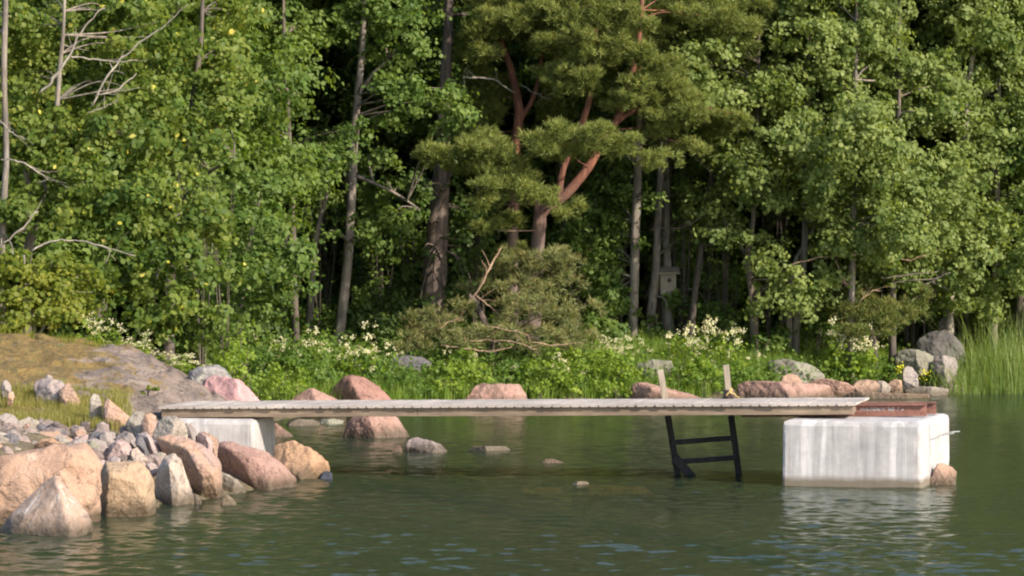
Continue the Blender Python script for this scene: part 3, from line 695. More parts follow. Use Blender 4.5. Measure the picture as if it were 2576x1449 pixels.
# submerged stone showing through the water
bl('boulder', 'submerged yellow brown rock showing through water before the ladder', [(1200, 1240), (1330, 1222), (1500, 1214), (1620, 1225), (1650, 1245), (1420, 1255)], RM['shoal'], Y=36.4, depth=1.4).location.z += .0
for o_ in list(col.objects):
    if o_.get('label', '') in ('pale green lichen slab lying in grass before dark rock', 'pinkish boulder in front of the large dark grey boulder', 'large dark grey lichen boulder at the wood edge', 'upright grey standing stone by the yellow flowers'): o_.location.z -= .07
# rubble packed behind the big boulders
RUB = 'grey and pink rubble stones packed between boulders and grass'
rr_ = random.Random(5)
keys = ['grey', 'lavender', 'olive', 'olive', 'pink', 'rubble', 'rubble', 'darkgrey', 'brown', 'rubble', 'rubbledark', 'rubbledark']
for i in range(170):
    u = rr_.uniform(-120, 410); Yy = rr_.uniform(33.6, 35.7)
    s = rr_.choice((10, 13, 16, 20, 25, 30)) * rr_.uniform(.85, 1.1)
    if i % 3 == 0: u = rr_.uniform(-120, 235); Yy = rr_.uniform(33.3, 35.0)
    x = (u - CX) / F * Yy
    z = float(ground_z(x, Yy))
    zt = (.42 if u < 240 else .30) + (.09 if u < 240 else .12) * (Yy - 33.6) + rr_.uniform(-.03, .05)
    v = VH + (H - max(z, zt)) * F / Yy
    bl('rubble_stone', 'small grey or pinkish rubble stone packed behind the big boulders', ell(u, v, s * rr_.uniform(.9, 1.35), s * rr_.uniform(.65, .9), 7), RM[rr_.choice(keys)], Y=Yy, depth=s * 2 / PX(Yy) * .9, low=.06, group=RUB, cat='stone')

# ------------------------------------------------------------------ jetty, piers, ladder
def wood_mat(name, a, b_, c, axis_rot=0.0, sc_=(1.2, 14, 14)):
    m, n, l, b = new_mat(name)
    tc = n.new('ShaderNodeTexCoord')
    mp = mapping(n, l, tc.outputs['Object'], sc_)
    t = noise_node(n, l, mp, 3.0, 6, .65, .3)
    r = ramp(n, [(.28, a), (.5, b_), (.74, c)]); l.new(t.outputs[0], r.inputs[0])
    t2 = noise_node(n, l, tc.outputs['Object'], 1.3, 4, .6)
    r2 = ramp(n, [(.35, (.74, .72, .70)), (.65, (1.16, 1.15, 1.12))]); l.new(t2.outputs[0], r2.inputs[0])
    l.new(mix(n, l, 1, r.outputs[0], r2.outputs[0], 'MULTIPLY'), b.inputs['Base Color'])
    b.inputs['Roughness'].default_value = .85
    bump(n, l, t.outputs[0], .5, .006, b)
    return m
WD = {}
WD['beam'] = wood_mat('weathered_brown_beam', (.15, .11, .078), (.225, .168, .12), (.30, .23, .17))
WD['board'] = wood_mat('silver_grey_decking', (.31, .27, .24), (.42, .37, .335), (.52, .465, .425), sc_=(14, 1.2, 14))
WD['post'] = wood_mat('grey_post_timber', (.20, .165, .125), (.30, .255, .20), (.38, .335, .27), sc_=(14, 14, 1.2))
WD['wet'] = wood_mat('wet_shaded_timber', (.018, .018, .018), (.038, .038, .038), (.065, .063, .06), sc_=(14, 14, 1.2))  # near-black for wet wood and for the shade below the deck
def plain(name, c, rough=.6, metal=0.0, var=.25, scale=12):
    m, n, l, b = new_mat(name)
    tc = n.new('ShaderNodeTexCoord')
    t = noise_node(n, l, tc.outputs['Object'], scale, 5, .65)
    r = ramp(n, [(.3, tuple(x * (1 - var) for x in c)), (.7, tuple(min(1, x * (1 + var)) for x in c))]); l.new(t.outputs[0], r.inputs[0])
    l.new(r.outputs[0], b.inputs['Base Color'])
    b.inputs['Roughness'].default_value = rough; b.inputs['Metallic'].default_value = metal
    bump(n, l, t.outputs[0], .3, .004, b)
    return m
RUST = plain('red_oxide_steel', (.205, .095, .072), .85, 0, .45, 9)
GALV = plain('galvanised_rod', (.45, .47, .45), .5, .3)
CHALK = plain('pale_paint_marks', (.34, .32, .32), .8, 0, .3, 40)
ROPE = plain('yellow_brown_rope', (.42, .30, .12), .9, 0, .4, 60)
ROPED = plain('dark_rope', (.10, .075, .06), .9, 0, .4, 60)

JL, JR = P(405, 1050.5, 37.45), P(2147, 1043.2, 36.02)
ex = (JR - JL); JLEN = ex.length; ex = ex.normalized()
ey = Vector((-ex.y, ex.x, 0)).normalized(); ez = ex.cross(ey)
jet = empty('jetty', JL, 'long grey plank jetty on brown beams between two concrete piers', 'jetty')
jet.rotation_euler = (0, -math.asin(ex.z), math.atan2(ex.y, ex.x))
BH, BTK, DW = .088, .048, 1.25
def jbeam(y, x0, x1, mat_, name='beam'):
    mb = MB(); mb.box(((x0 + x1) / 2, y, BH / 2), ((x1 - x0) / 2, 0, 0), (0, BTK / 2, 0), (0, 0, BH / 2))
    return link(name, mb.mesh(name, mat_, bevel=.004), jet)
SP = 2.72
jbeam(BTK / 2 + .02, 0.0, SP - .002, WD['beam'], 'side_beam'); jbeam(BTK / 2 + .02, SP + .002, JLEN, WD['beam'], 'side_beam')
jbeam(DW - .06, 0.0, JLEN, WD['beam'], 'side_beam')
jbeam(DW / 2, 0.05, JLEN - .05, WD['beam'], 'centre_beam')
mb = MB()
for k in range(12):
    x = .05 + k * (JLEN - .1) / 11
    for (ya, yb) in ((BTK + .025, DW / 2 - BTK / 2 - .003), (DW / 2 + BTK / 2 + .003, DW - .06 - BTK / 2 - .003)):
        mb.box((x, (ya + yb) / 2, BH / 2 - .004), (.02, 0, 0), (0, (yb - ya) / 2, 0), (0, 0, BH / 2 - .008))
link('cross_joist', mb.mesh('cross_joist', WD['beam']), jet)
mb = MB(); pitch = .0965; k = 0; x = -.02
rb = random.Random(3)
while x < JLEN - .04:
    w = .0935; zt = .027 + rb.uniform(-.002, .0025); y0 = -.012 + rb.uniform(-.014, .006); y1 = DW + rb.uniform(-.004, .008)
    z0 = BH + .001
    prof = [(0.012, z0), (w - .012, z0), (w, z0 + .008), (w, z0 + zt - .002), (w - .002, z0 + zt), (.002, z0 + zt), (0, z0 + zt - .002), (0, z0 + .008)]
    vs = [(x + a, y0, z) for a, z in prof] + [(x + a, y1, z) for a, z in prof]
    nn = len(prof)
    mb.add(vs, [tuple(range(nn)), tuple(range(2 * nn - 1, nn - 1, -1))] + [((i + 1) % nn, i, i + nn, (i + 1) % nn + nn) for i in range(nn)])
    x += pitch
link('deck_boards', mb.mesh('deck_boards', WD['board']), jet)
def ibeam(y, x0, x1, z0, h, w, name='steel_beam'):
    t = .012
    pr = [(-w / 2, 0), (w / 2, 0), (w / 2, t), (t / 2, t), (t / 2, h - t), (w / 2, h - t), (w / 2, h), (-w / 2, h), (-w / 2, h - t), (-t / 2, h - t), (-t / 2, t), (-w / 2, t)]
    vs = [(x0, y + a, z0 + z) for a, z in pr] + [(x1, y + a, z0 + z) for a, z in pr]
    nn = len(pr); mb = MB()
    mb.add(vs, [tuple(range(nn))[::-1], tuple(range(nn, 2 * nn))] + [(i, (i + 1) % nn, (i + 1) % nn + nn, i + nn) for i in range(nn)])
    return link(name, mb.mesh(name, RUST), jet)
IB = ibeam(.55, JLEN - 1.2, JLEN + .68, -.043, .122, .09)
ibeam(.98, JLEN - 1.2, JLEN + .74, -.043, .122, .09)
mb = MB(); rc = random.Random(9)                                    # the unreadable pale paint marks on the web
x = JLEN + .02
while x < JLEN + .44:
    hh = rc.uniform(.018, .042); ww = rc.uniform(.004, .009)
    mb.box((x, .55 - .0075, .012 + hh / 2), (ww, 0, rc.uniform(-.004, .004)), (0, .001, 0), (rc.uniform(-.006, .006), 0, hh / 2))
    if rc.random() < .5: mb.box((x + .006, .55 - .0078, .012 + rc.uniform(.008, hh)), (.009, 0, 0), (0, .001, 0), (0, 0, .004))
    x += rc.uniform(.012, .026) + (.03 if rc.random() < .08 else 0)
link('painted_marks', mb.mesh('painted_marks', CHALK), IB)

def concrete_mat():
    m, n, l, b = new_mat('board_marked_concrete')
    tc = n.new('ShaderNodeTexCoord')
    obj = tc.outputs['Object']
    t1 = noise_node(n, l, mapping(n, l, obj, (1, 1, .05)), 7.5, 4, .6, .15)
    r1 = ramp(n, [(.33, (.33, .315, .31)), (.45, (.46, .435, .425)), (.55, (.39, .375, .37)), (.66, (.60, .57, .56))]); l.new(t1.outputs[0], r1.inputs[0])
    t2 = noise_node(n, l, obj, 5, 6, .65)
    r2 = ramp(n, [(.35, (.84, .83, .82)), (.6, (1.05, 1.04, 1.03))]); l.new(t2.outputs[0], r2.inputs[0])
    c = mix(n, l, 1, r1.outputs[0], r2.outputs[0], 'MULTIPLY')
    vo = n.new('ShaderNodeTexVoronoi'); vo.inputs['Scale'].default_value = 17; l.new(obj, vo.inputs['Vector'])
    c = mix(n, l, maprange(n, l, vo.outputs['Distance'], .05, .12, .45, 0), c, (.25, .23, .21))
    ge = n.new('ShaderNodeNewGeometry'); sp = n.new('ShaderNodeSeparateXYZ'); l.new(ge.outputs['Position'], sp.inputs[0])
    ma = n.new('ShaderNodeMath'); ma.operation = 'MULTIPLY_ADD'; ma.inputs[1].default_value = -.10
    l.new(t2.outputs[0], ma.inputs[0]); l.new(sp.outputs['Z'], ma.inputs[2])
    c = mix(n, l, maprange(n, l, ma.outputs[0], .005, .065, .92, 0), c, (.15, .12, .08))     # algae line
    l.new(c, b.inputs['Base Color'])
    b.inputs['Roughness'].default_value = .9
    bump(n, l, t2.outputs[0], .35, .012, b)
    return m
CON = concrete_mat()
def pier(label, corner, ang, w, d, zt, taper=.03, cham=.055):
    """corner: the near corner at the water, nearest the left (front-left); ang turns it"""
    c, s = math.cos(R(ang)), math.sin(R(ang))
    loc = Vector((corner[0], corner[1], -.9))
    root = empty('concrete_pier', loc, label, 'pier')
    root.rotation_euler = (0, 0, R(ang))
    ht = zt + .9
    bm = bmesh.new()
    vs = [bm.verts.new(v) for v in ((0, 0, 0), (w, 0, 0), (w, d, 0), (0, d, 0), (taper, taper, ht), (w - taper, taper, ht), (w - taper, d - taper, ht), (taper, d - taper, ht))]
    for q in ((3, 2, 1, 0), (4, 5, 6, 7), (0, 1, 5, 4), (1, 2, 6, 5), (2, 3, 7, 6), (3, 0, 4, 7)): bm.faces.new([vs[i] for i in q])
    bm.edges.ensure_lookup_table()
    top = [e for e in bm.edges if all(v.co.z > ht - .01 for v in e.verts)]
    bmesh.ops.bevel(bm, geom=top, offset=cham, segments=2, affect='EDGES', profile=.5)
    ver = [e for e in bm.edges if abs(e.verts[0].co.z - e.verts[1].co.z) > .5]
    bmesh.ops.bevel(bm, geom=ver, offset=.03, segments=2, affect='EDGES', profile=.5)
    for _ in range(5):
        ed = [e for e in bm.edges if e.calc_length() > .06]
        if not ed: break
        bmesh.ops.subdivide_edges(bm, edges=ed, cuts=1, use_grid_fill=True)
        bmesh.ops.triangulate(bm, faces=[f for f in bm.faces if len(f.verts) > 4])
    bm.normal_update()
    for v in bm.verts:                                          # worn arrises, slight unevenness
        k_ = noise.fractal(v.co * 7 + Vector((loc.x, 3, 1)), .9, 2.1, 4)
        sharp = max((e.calc_face_angle(0) for e in v.link_edges), default=0)
        v.co -= v.normal * (max(0, k_ - .05) * (.014 if sharp > .2 else .003))
    me = bpy.data.meshes.new('block'); bm.to_mesh(me); bm.free(); me.materials.append(CON)
    link('block', me, root)
    return root
PR = pier('white grey concrete block pier under the right jetty end', (2.669, 35.87), -16.0, 1.41, 1.80, .652, .015)
mb = MB()
mb.tube([(1.38, 1.10, 1.36), (1.48, 1.08, 1.37), (1.56, 1.05, 1.39)], .005, 6); mb.tube([(1.38, 1.35, 1.36), (1.50, 1.38, 1.385), (1.56, 1.42, 1.387)], .005, 6)
mb.tube([(1.425, .55, 1.362), (1.435, 1.1, 1.368)], .004, 6)
link('reinforcing_rod', mb.mesh('reinforcing_rod', GALV, smooth=True), PR)
PL_ = pier('pale concrete pier half buried in boulders under the left end', (-3.58, 37.28), -11.5, .98, .95, .592, .05)

# ladder on the far side of the jetty
LY = 37.55
def LP(u, v, dy=0): return P(u, v, LY + dy)
lad_base = LP(1785, 1215)
lad = empty('boat_ladder', lad_base, 'dark wooden bathing ladder with grey posts behind the jetty', 'ladder')
def lpart(name, mb_, mat_, bev=.004): return link(name, mb_.mesh(name, mat_, lad_base, bevel=bev), lad)
def plank(mb_, a, b, w, t):
    a, b = Vector(a), Vector(b); d = (b - a); L = d.length; d.normalize()
    nrm = Vector((0, 1, 0)); sx = d.cross(nrm).normalized()
    mb_.box((a + b) / 2, d * L / 2, sx * w / 2, nrm * t / 2)
for (u0, v0, u1, v1, u2, v2) in ((1661, 930, 1680, 1046, 1710, 1226), (1826, 918, 1839, 1046, 1864, 1232)):
    mb = MB(); plank(mb, LP(u0, v0), LP(u1, v1), .062, .05); lpart('post', mb, WD['post'])
    mb = MB(); plank(mb, LP(u1, v1 + .5), LP(u2, v2), .066, .05); lpart('leg', mb, WD['wet'])
for (v0, v1) in ((1113, 1101), (1163, 1151)):
    mb = MB(); plank(mb, LP(1690, v0, -.06), LP(1852, v1, -.06), .052, .06); lpart('rung', mb, WD['wet'])
mb = MB(); plank(mb, LP(1697, 1150, -.11), LP(1744, 1205, -.11), .095, .03); lpart('brace', mb, WD['wet'])
# rope on the post
rp = P(1833, 992, 37.45)
rope = empty('mooring_rope', rp, 'coiled yellow and dark mooring rope knotted round the ladder post', 'rope')
mb = MB(); ctr = []
for k in range(70):
    a = k * .55
    ctr.append(rp + Vector((math.cos(a) * (.05 + .012 * math.sin(k * 1.7)), math.sin(a) * (.05 + .012 * math.cos(k * 2.3)), -.035 + k * .0011 + .006 * math.sin(k * 1.1))))
mb.tube(ctr, .011, 6)
link('coil', mb.mesh('coil', ROPED, rp, smooth=True), rope)
mb = MB()
ctr = [rp + Vector(q) for q in ((-.03, -.075, -.01), (0, -.08, .03), (.02, -.07, .06), (.035, -.03, .045), (.01, -.08, .02), (.05, -.085, .01), (.075, -.06, -.02), (.10, -.08, -.03))]
mb.tube([Vector(q) for q in spline([(*c, .01) for c in ctr], 4)[0]], .010, 6)
link('knot', mb.mesh('knot', ROPE, rp, smooth=True), rope)

# ------------------------------------------------------------------ foliage makers
LEAF = np.array([(0, -1, 0), (.68, -.40, .14), (.74, .32, .12), (0, 1, -.05), (-.74, .32, .12), (-.68, -.40, .14)])
QUAD = np.array([(0, -1, 0), (.72, 0, .12), (0, 1, 0), (-.72, 0, .12)])
def place_cards(C, N, S, tmpl):
    """one small blade per centre"""
    n = len(C)
    N = N / np.maximum(np.linalg.norm(N, axis=1, keepdims=True), 1e-6)
    a = rng.normal(size=(n, 3)); a -= N * (a * N).sum(1, keepdims=True); a /= np.linalg.norm(a, axis=1, keepdims=True)
    b = np.cross(N, a)
    t = tmpl[None]
    S = S[:, None, None]
    return C[:, None] + S * (t[..., 0:1] * a[:, None] + t[..., 1:2] * b[:, None] + t[..., 2:3] * N[:, None])
# openings where the photograph shows the dark inside of the wood (u, v, ru, rv)
HOLES = [(850, 215, 70, 85), (905, 195, 40, 60), (1010, 355, 55, 30), (1015, 500, 60, 40), (480, 872, 45, 38), (845, 700, 38, 90), (740, 800, 45, 60), (680, 710, 30, 40),
         (600, 425, 85, 28), (560, 640, 26, 48), (405, 600, 40, 18), (420, 700, 45, 26), (480, 250, 30, 35), (300, 190, 50, 22), (205, 590, 35, 16), (90, 440, 40, 20),
         (1120, 130, 35, 45), (1110, 600, 40, 190), (985, 640, 30, 50), (870, 560, 22, 120), (800, 620, 22, 90), (1600, 640, 17, 230), (1655, 640, 30, 230), (1690, 560, 22, 200),
         (1780, 455, 60, 35), (1630, 760, 45, 60), (1855, 640, 35, 60), (1960, 590, 60, 35), (2010, 560, 40, 80), (2280, 345, 55, 18), (2040, 90, 60, 25), (1480, 790, 40, 35), (660, 300, 40, 60),
         (1330, 250, 40, 100), (1475, 265, 28, 45), (1545, 295, 28, 30), (1440, 470, 45, 35), (1355, 590, 28, 65), (1290, 600, 22, 50), (2020, 130, 30, 30), (2150, 640, 40, 20), (2260, 650, 50, 18), (1740, 590, 26, 60)]
def hole_mask(C):
    u, v = UV(C)
    keep = np.ones(len(C), bool)
    j = rng.normal(scale=.22, size=len(C))
    for (a, b, ru, rv) in HOLES:
        k_h = .95 if ru * rv > 3500 else .7; ru, rv = ru * k_h, rv * k_h
        keep &= (((u - a) / ru) ** 2 + ((v - b) / rv) ** 2) > 1 + j
    return keep
def clump_leaves(blobs, leaf, dens, cr, holes=True, bias=(.22, -.45, .45)):
    """blobs: (x, y, z, rx, ry, rz). Sprays of leaves spread through each blob's shell, gaps left between them"""
    Cs, Ns, Ts = [], [], []
    for (x, y, z, rx, ry, rz) in blobs:
        n = max(3, int(2.7 * dens * math.pi * rx * rz))
        nl = max(6, int(8 + 20 * rx * rz))
        ld = rng.normal(size=(nl, 3)); ld[:, 1] -= .35; ld /= np.linalg.norm(ld, axis=1, keepdims=True)
        lc = np.array([x, y, z]) + ld * np.array([rx, ry, rz]) * rng.uniform(.35, .98, (nl, 1))
        lr = min(rx, ry, rz) * rng.uniform(.42, .72, nl) + .06
        li = rng.integers(0, nl, n)
        d = rng.normal(size=(n, 3)); d[:, 2] += .35; d /= np.linalg.norm(d, axis=1, keepdims=True)
        cc = lc[li] + d * (lr[li] * rng.uniform(.5, 1.08, n) ** .5)[:, None] * np.array([1.2, 1.0, .85])
        if holes:
            k = hole_mask(cc); cc, d, li = cc[k], d[k], li[k]
        if not len(cc): continue
        li_k = li
        per = rng.integers(20, 40, len(cc))
        idx = np.repeat(np.arange(len(cc)), per)
        sz = (cr * .62 * rng.uniform(.6, 1.25, len(cc)))[idx]
        off = rng.normal(size=(len(idx), 3)) * np.array([.55, .55, .36]) * sz[:, None]
        off[:, 2] -= .25 * (off[:, 0] ** 2 + off[:, 1] ** 2) / sz
        Cs.append(cc[idx] + off)
        out = off / np.maximum(np.linalg.norm(off, axis=1, keepdims=True), 1e-6)
        Ns.append(.30 * out + .75 * d[idx] + .8 * np.array(bias) + .55 * rng.normal(size=(len(idx), 3)))
        tb = (rng.uniform(.25, .65, len(cc)) + rng.normal(scale=.10) + rng.normal(scale=.10, size=nl)[li_k])[idx] + rng.normal(scale=.16, size=len(idx))
        Ts.append(np.where(rng.random(len(idx)) < .012, rng.uniform(.97, 1, len(idx)), np.clip(tb, 0, .955)))
    C, N, T = np.concatenate(Cs), np.concatenate(Ns), np.concatenate(Ts)
    S = leaf * .92 * rng.uniform(.5, 1.25, len(C))
    return C, N, S, T
def leaf_mesh(name, blobs, mat_, org, leaf=.042, dens=24, cr=.23, holes=True, tmpl=LEAF, bias=(.22, -.45, .45)):
    C, N, S, T = clump_leaves(blobs, leaf, dens, cr, holes, bias)
    return np_mesh(name, place_cards(C, N, S, tmpl) - np.array(org), len(tmpl), mat_, T)
def needle_mesh(name, blobs, mat_, org, dens=230, nn=13, ln=.085, wd_=.011, holes=True, droop=.0):
    """needle tufts crowded on flattened pads; blobs (x, y, z, rx, ry, rz)"""
    Cs, Ds, Ts = [], [], []
    sub = []
    for (x, y, z, rx, ry, rz) in blobs:                        # ragged: each pad breaks into overlapping tufted sprays
        for _ in range(5):
            sub.append((x + rng.uniform(-.75, .75) * rx, y + rng.uniform(-.6, .6) * ry, z + rng.uniform(-.6, .7) * rz, rx * rng.uniform(.30, .6), ry * rng.uniform(.4, .7), rz * rng.uniform(.45, .9)))
    for (x, y, z, rx, ry, rz) in sub:
        n = max(8, int(1.7 * dens * math.pi * rx * max(rz, .12)))
        d = rng.normal(size=(n, 3)); d /= np.linalg.norm(d, axis=1, keepdims=True)
        d[:, 2] = np.where(rng.random(n) < .62, np.abs(d[:, 2]), d[:, 2])
        rad = rng.uniform(.3, 1.05, n) ** .5
        lump = .16 * np.sin(d[:, 0] * 9 + x * 5) * np.cos(d[:, 1] * 8 + z * 3)
        cc = np.array([x, y, z]) + d * (rad + lump)[:, None] * np.array([rx, ry, rz])
        if holes:
            k = hole_mask(cc); cc, d = cc[k], d[k]
        Cs.append(cc); Ds.append(d * np.array([1, 1, .6]) + np.array([0, -.15, .55 - droop]))
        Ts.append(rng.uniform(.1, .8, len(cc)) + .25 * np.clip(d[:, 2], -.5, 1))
    C, D, T = np.concatenate(Cs), np.concatenate(Ds), np.concatenate(Ts)
    D /= np.linalg.norm(D, axis=1, keepdims=True)
    idx = np.repeat(np.arange(len(C)), nn)
    v = D[idx] * .75 + rng.normal(scale=.55, size=(len(idx), 3)); v /= np.linalg.norm(v, axis=1, keepdims=True)
    sd_ = np.cross(v, rng.normal(size=v.shape)); sd_ /= np.linalg.norm(sd_, axis=1, keepdims=True)
    L = (ln * rng.uniform(.7, 1.25, len(idx)))[:, None]; w = wd_
    base = C[idx] + rng.normal(scale=.02, size=(len(idx), 3))
    tri = np.stack([base - sd_ * w * .6, base + sd_ * w * .6, base + v * L], 1) - np.array(org)
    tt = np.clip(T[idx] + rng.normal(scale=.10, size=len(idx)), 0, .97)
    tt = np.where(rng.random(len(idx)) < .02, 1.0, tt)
    return np_mesh(name, tri, 3, mat_, tt)
def blob(u, v, ru, rv, Y, ry=None):
    p = P(u, v, Y); k = PX(Y)
    return (p.x, p.y, p.z, ru / k, ry if ry else max(.35, (ru + rv) * .5 / k), rv / k)
def path(pts, Y, n=5):
    """(u, v, width px[, dY]) -> smooth limb"""
    out = []
    for q in pts:
        yy = Y + (q[3] if len(q) > 3 else 0)
        p = P(q[0], q[1], yy); out.append((p.x, p.y, p.z, q[2] / 2 / PX(yy)))
    return spline(out, n)
def twigs(mb, starts, blobs, r0=.022, n_each=2, reach=4.0):
    """limbs reaching from the trunk into each leaf mass"""
    for bl_ in blobs:
        c = Vector(bl_[:3])
        s = min(starts, key=lambda q: (q - c).length + max(0, q.z - c.z) * 1.5)
        if (s - c).length > reach: continue
        for k in range(n_each):
            e = c + Vector((random.uniform(-.6, .6) * bl_[3], random.uniform(-.5, .5) * bl_[4], random.uniform(-.2, .6) * bl_[5]))
            mid = s.lerp(e, .5) + Vector((random.uniform(-.12, .12), random.uniform(-.12, .12), random.uniform(-.05, .18)))
            q, r = spline([(*s, r0), (*mid, r0 * .6), (*e, r0 * .2)], 4)
            mb.tube(q, r, 5, .1, cap=False)
def tree(name, label, Y, trunks, blobs, lm, bm_, cat='tree', group=None, leaf=.042, dens=24, cr=.23, needle=False, twig=True, parts=(), tmpl=LEAF, ndl={}, twr=.02):
    """trunks: list of limb point lists; blobs: list of (x, y, z, rx, ry, rz); parts: extra bare limbs (name, material, points, Y)"""
    t0 = P(trunks[0][0][0], trunks[0][0][1], Y)
    gz = float(land_z(t0.x, Y)) - .05
    base = Vector((t0.x, Y, gz))
    root = empty(name, base, label, cat, group)
    mb = MB(); starts = []
    for i, tr_ in enumerate(trunks):
        q, r = path(tr_, Y)
        if i == 0 and q[0].z > gz:
            q = [Vector((q[0].x - (q[1].x - q[0].x) * .3, Y, gz - .1))] + q; r = [r[0] * 1.25] + r
        mb.tube(q, r, 10, .08)
        starts += q[len(q) // 4:]
    if twig and blobs: twigs(mb, starts, blobs, twr * (.6 if needle else 1), 1 if needle else 2, 1.5 if needle else 4.0)
    link('trunk', mb.mesh('trunk', bm_, base, smooth=True), root)
    if blobs:
        me = needle_mesh('crown', blobs, lm, base, **ndl) if needle else leaf_mesh('crown', blobs, lm, base, leaf, dens, cr, tmpl=tmpl)
        link('crown', me, root)
    for (nm, mt, pts_, yy) in parts:
        mb = MB(); q, r = path(pts_, yy); r = [x * .65 for x in r]
        q = [p + Vector((random.uniform(-1, 1), random.uniform(-1, 1), random.uniform(-1, 1))) * .012 for p in q]
        mb.tube(q, r, 7, .10)
        for _ in range(5):                                     # fine side twigs
            i_ = random.randrange(len(q) // 4, len(q)); d_ = (q[min(i_ + 1, len(q) - 1)] - q[max(i_ - 1, 0)]).normalized()
            e_ = q[i_] + (d_ * random.uniform(.3, 1) + Vector((random.uniform(-.8, .8), random.uniform(-.5, .3), random.uniform(-.5, .9)))).normalized() * random.uniform(.10, .32)
            m_ = q[i_].lerp(e_, .5) + Vector((random.uniform(-.02, .02), 0, random.uniform(-.02, .03)))
            mb.tube([q[i_], m_, e_], [r[i_] * .45, r[i_] * .3, .0025], 5, cap=False)
        link(nm, mb.mesh(nm, mt, base, smooth=True), root)
    return root
def top_blobs(u0, u1, Y, n, v0=-1050, v1=-230, s=(120, 190), seed=0):
    r_ = random.Random(seed + int(u0))
    return [blob(r_.uniform(u0, u1), r_.uniform(v0, v1), r_.uniform(*s), r_.uniform(*s) * .75, Y + r_.uniform(-1.0, 1.0)) for _ in range(n)]
def col_blobs(u0, u1, v0, v1, Y, n, s=(60, 120), dy=1.1, seed=0, asp=.72):
    """leaf masses stacked through a crown, lower ones reaching nearer"""
    r_ = random.Random(seed * 31 + int(u0) + 7)
    out = []
    for i in range(n):
        a = r_.uniform(*s)
        out.append(blob(r_.uniform(u0, u1), v0 + (v1 - v0) * (i + r_.random()) / n, a, a * asp * r_.uniform(.8, 1.2), Y + r_.uniform(-dy, dy)))
    return out
def top_mesh(root, blobs, lm, leaf=.07, dens=8):
    me = leaf_mesh('upper_crown', blobs, lm, root.location, leaf, dens, .42, holes=False, tmpl=QUAD)
    return link('upper_crown', me, root)

# ------------------------------------------------------------------ trees of the left bank
PALE = BM['pale']
Yl = 45.6
B = [blob(u, v, ru, rv, Y) for (u, v, ru, rv, Y) in (
    (60, 60, 120, 70, 46.2), (180, 40, 130, 60, 46.8), (330, 40, 110, 60, 46.5), (90, 190, 110, 80, 46.4), (230, 120, 80, 50, 46.8), (250, 250, 90, 60, 46.9), (60, 330, 110, 70, 45.6),
    (190, 340, 120, 60, 45.4), (320, 330, 90, 60, 45.2), (350, 240, 70, 50, 45.6), (110, 430, 100, 60, 45.2), (240, 450, 120, 70, 44.9), (40, 540, 80, 70, 45.0), (170, 540, 110, 60, 44.8),
    (300, 540, 100, 60, 44.6), (330, 140, 60, 60, 46.0), (400, 90, 70, 60, 46.0))]
t = tree('aspen_tree', 'yellow green leafy tree with bare pale branches at the far left', Yl,
     [[(66, 760, 26), (70, 640, 24), (92, 540, 21), (118, 440, 18), (140, 300, 15), (150, 180, 12), (160, 60, 9), (165, -120, 6)], [(92, 540, 13), (60, 420, 11, -.2), (20, 330, 8, -.3), (-40, 250, 5)]],
     B, LM['left'], BM['grey'], leaf=.043, dens=25, cr=.21, twr=.014,
     parts=[('branch', PALE, [(100, 235, 8), (135, 198, 13), (172, 140, 9), (215, 65, 7), (262, 18, 4)], 44.9), ('branch', PALE, [(172, 140, 8), (235, 150, 7), (300, 155, 6), (350, 150, 4)], 44.9),
            ('branch', PALE, [(232, 268, 8), (262, 205, 8), (300, 152, 7), (350, 110, 6), (420, 60, 4), (470, 10, 3)], 44.4), ('branch', PALE, [(238, 242, 6), (290, 228, 7), (345, 186, 4)], 44.4),
            ('branch', PALE, [(222, 282, 4), (250, 275, 6), (282, 262, 3)], 44.4), ('branch', PALE, [(5, 400, 8), (45, 405, 7), (85, 425, 6), (122, 452, 4)], 44.0),
            ('branch', PALE, [(5, 615, 6), (50, 580, 8), (95, 530, 6)], 44.0), ('branch', PALE, [(80, 630, 8), (140, 606, 7), (200, 606, 6), (260, 622, 6), (340, 642, 3)], 43.8),
            ('branch', PALE, [(0, 300, 5), (25, 330, 6), (60, 350, 4)], 43.8), ('branch', BM['grey'], [(60, 640, 8), (70, 690, 7), (85, 700, 5), (125, 690, 3)], 43.8)])
top_mesh(t, top_blobs(-200, 400, 46.5, 12, -900, -230), LM['left'])
tree('aspen_tree', 'slim grey trunk tree cut by the left picture edge', 44.8,
     [[(2, 770, 20), (4, 640, 18), (10, 500, 17), (16, 380, 15), (10, 200, 15), (14, 0, 14), (20, -200, 10)]],
     [blob(u, v, ru, rv, Y) for (u, v, ru, rv, Y) in ((-150, 300, 120, 120, 45.2), (-140, 550, 120, 110, 45), (-60, 30, 70, 80, 45.5), (40, 680, 70, 50, 44.4), (-150, 60, 130, 120, 45.4), (-220, 700, 160, 80, 45))],
     LM['left'], BM['grey'], dens=22, cr=.21, twr=.014)
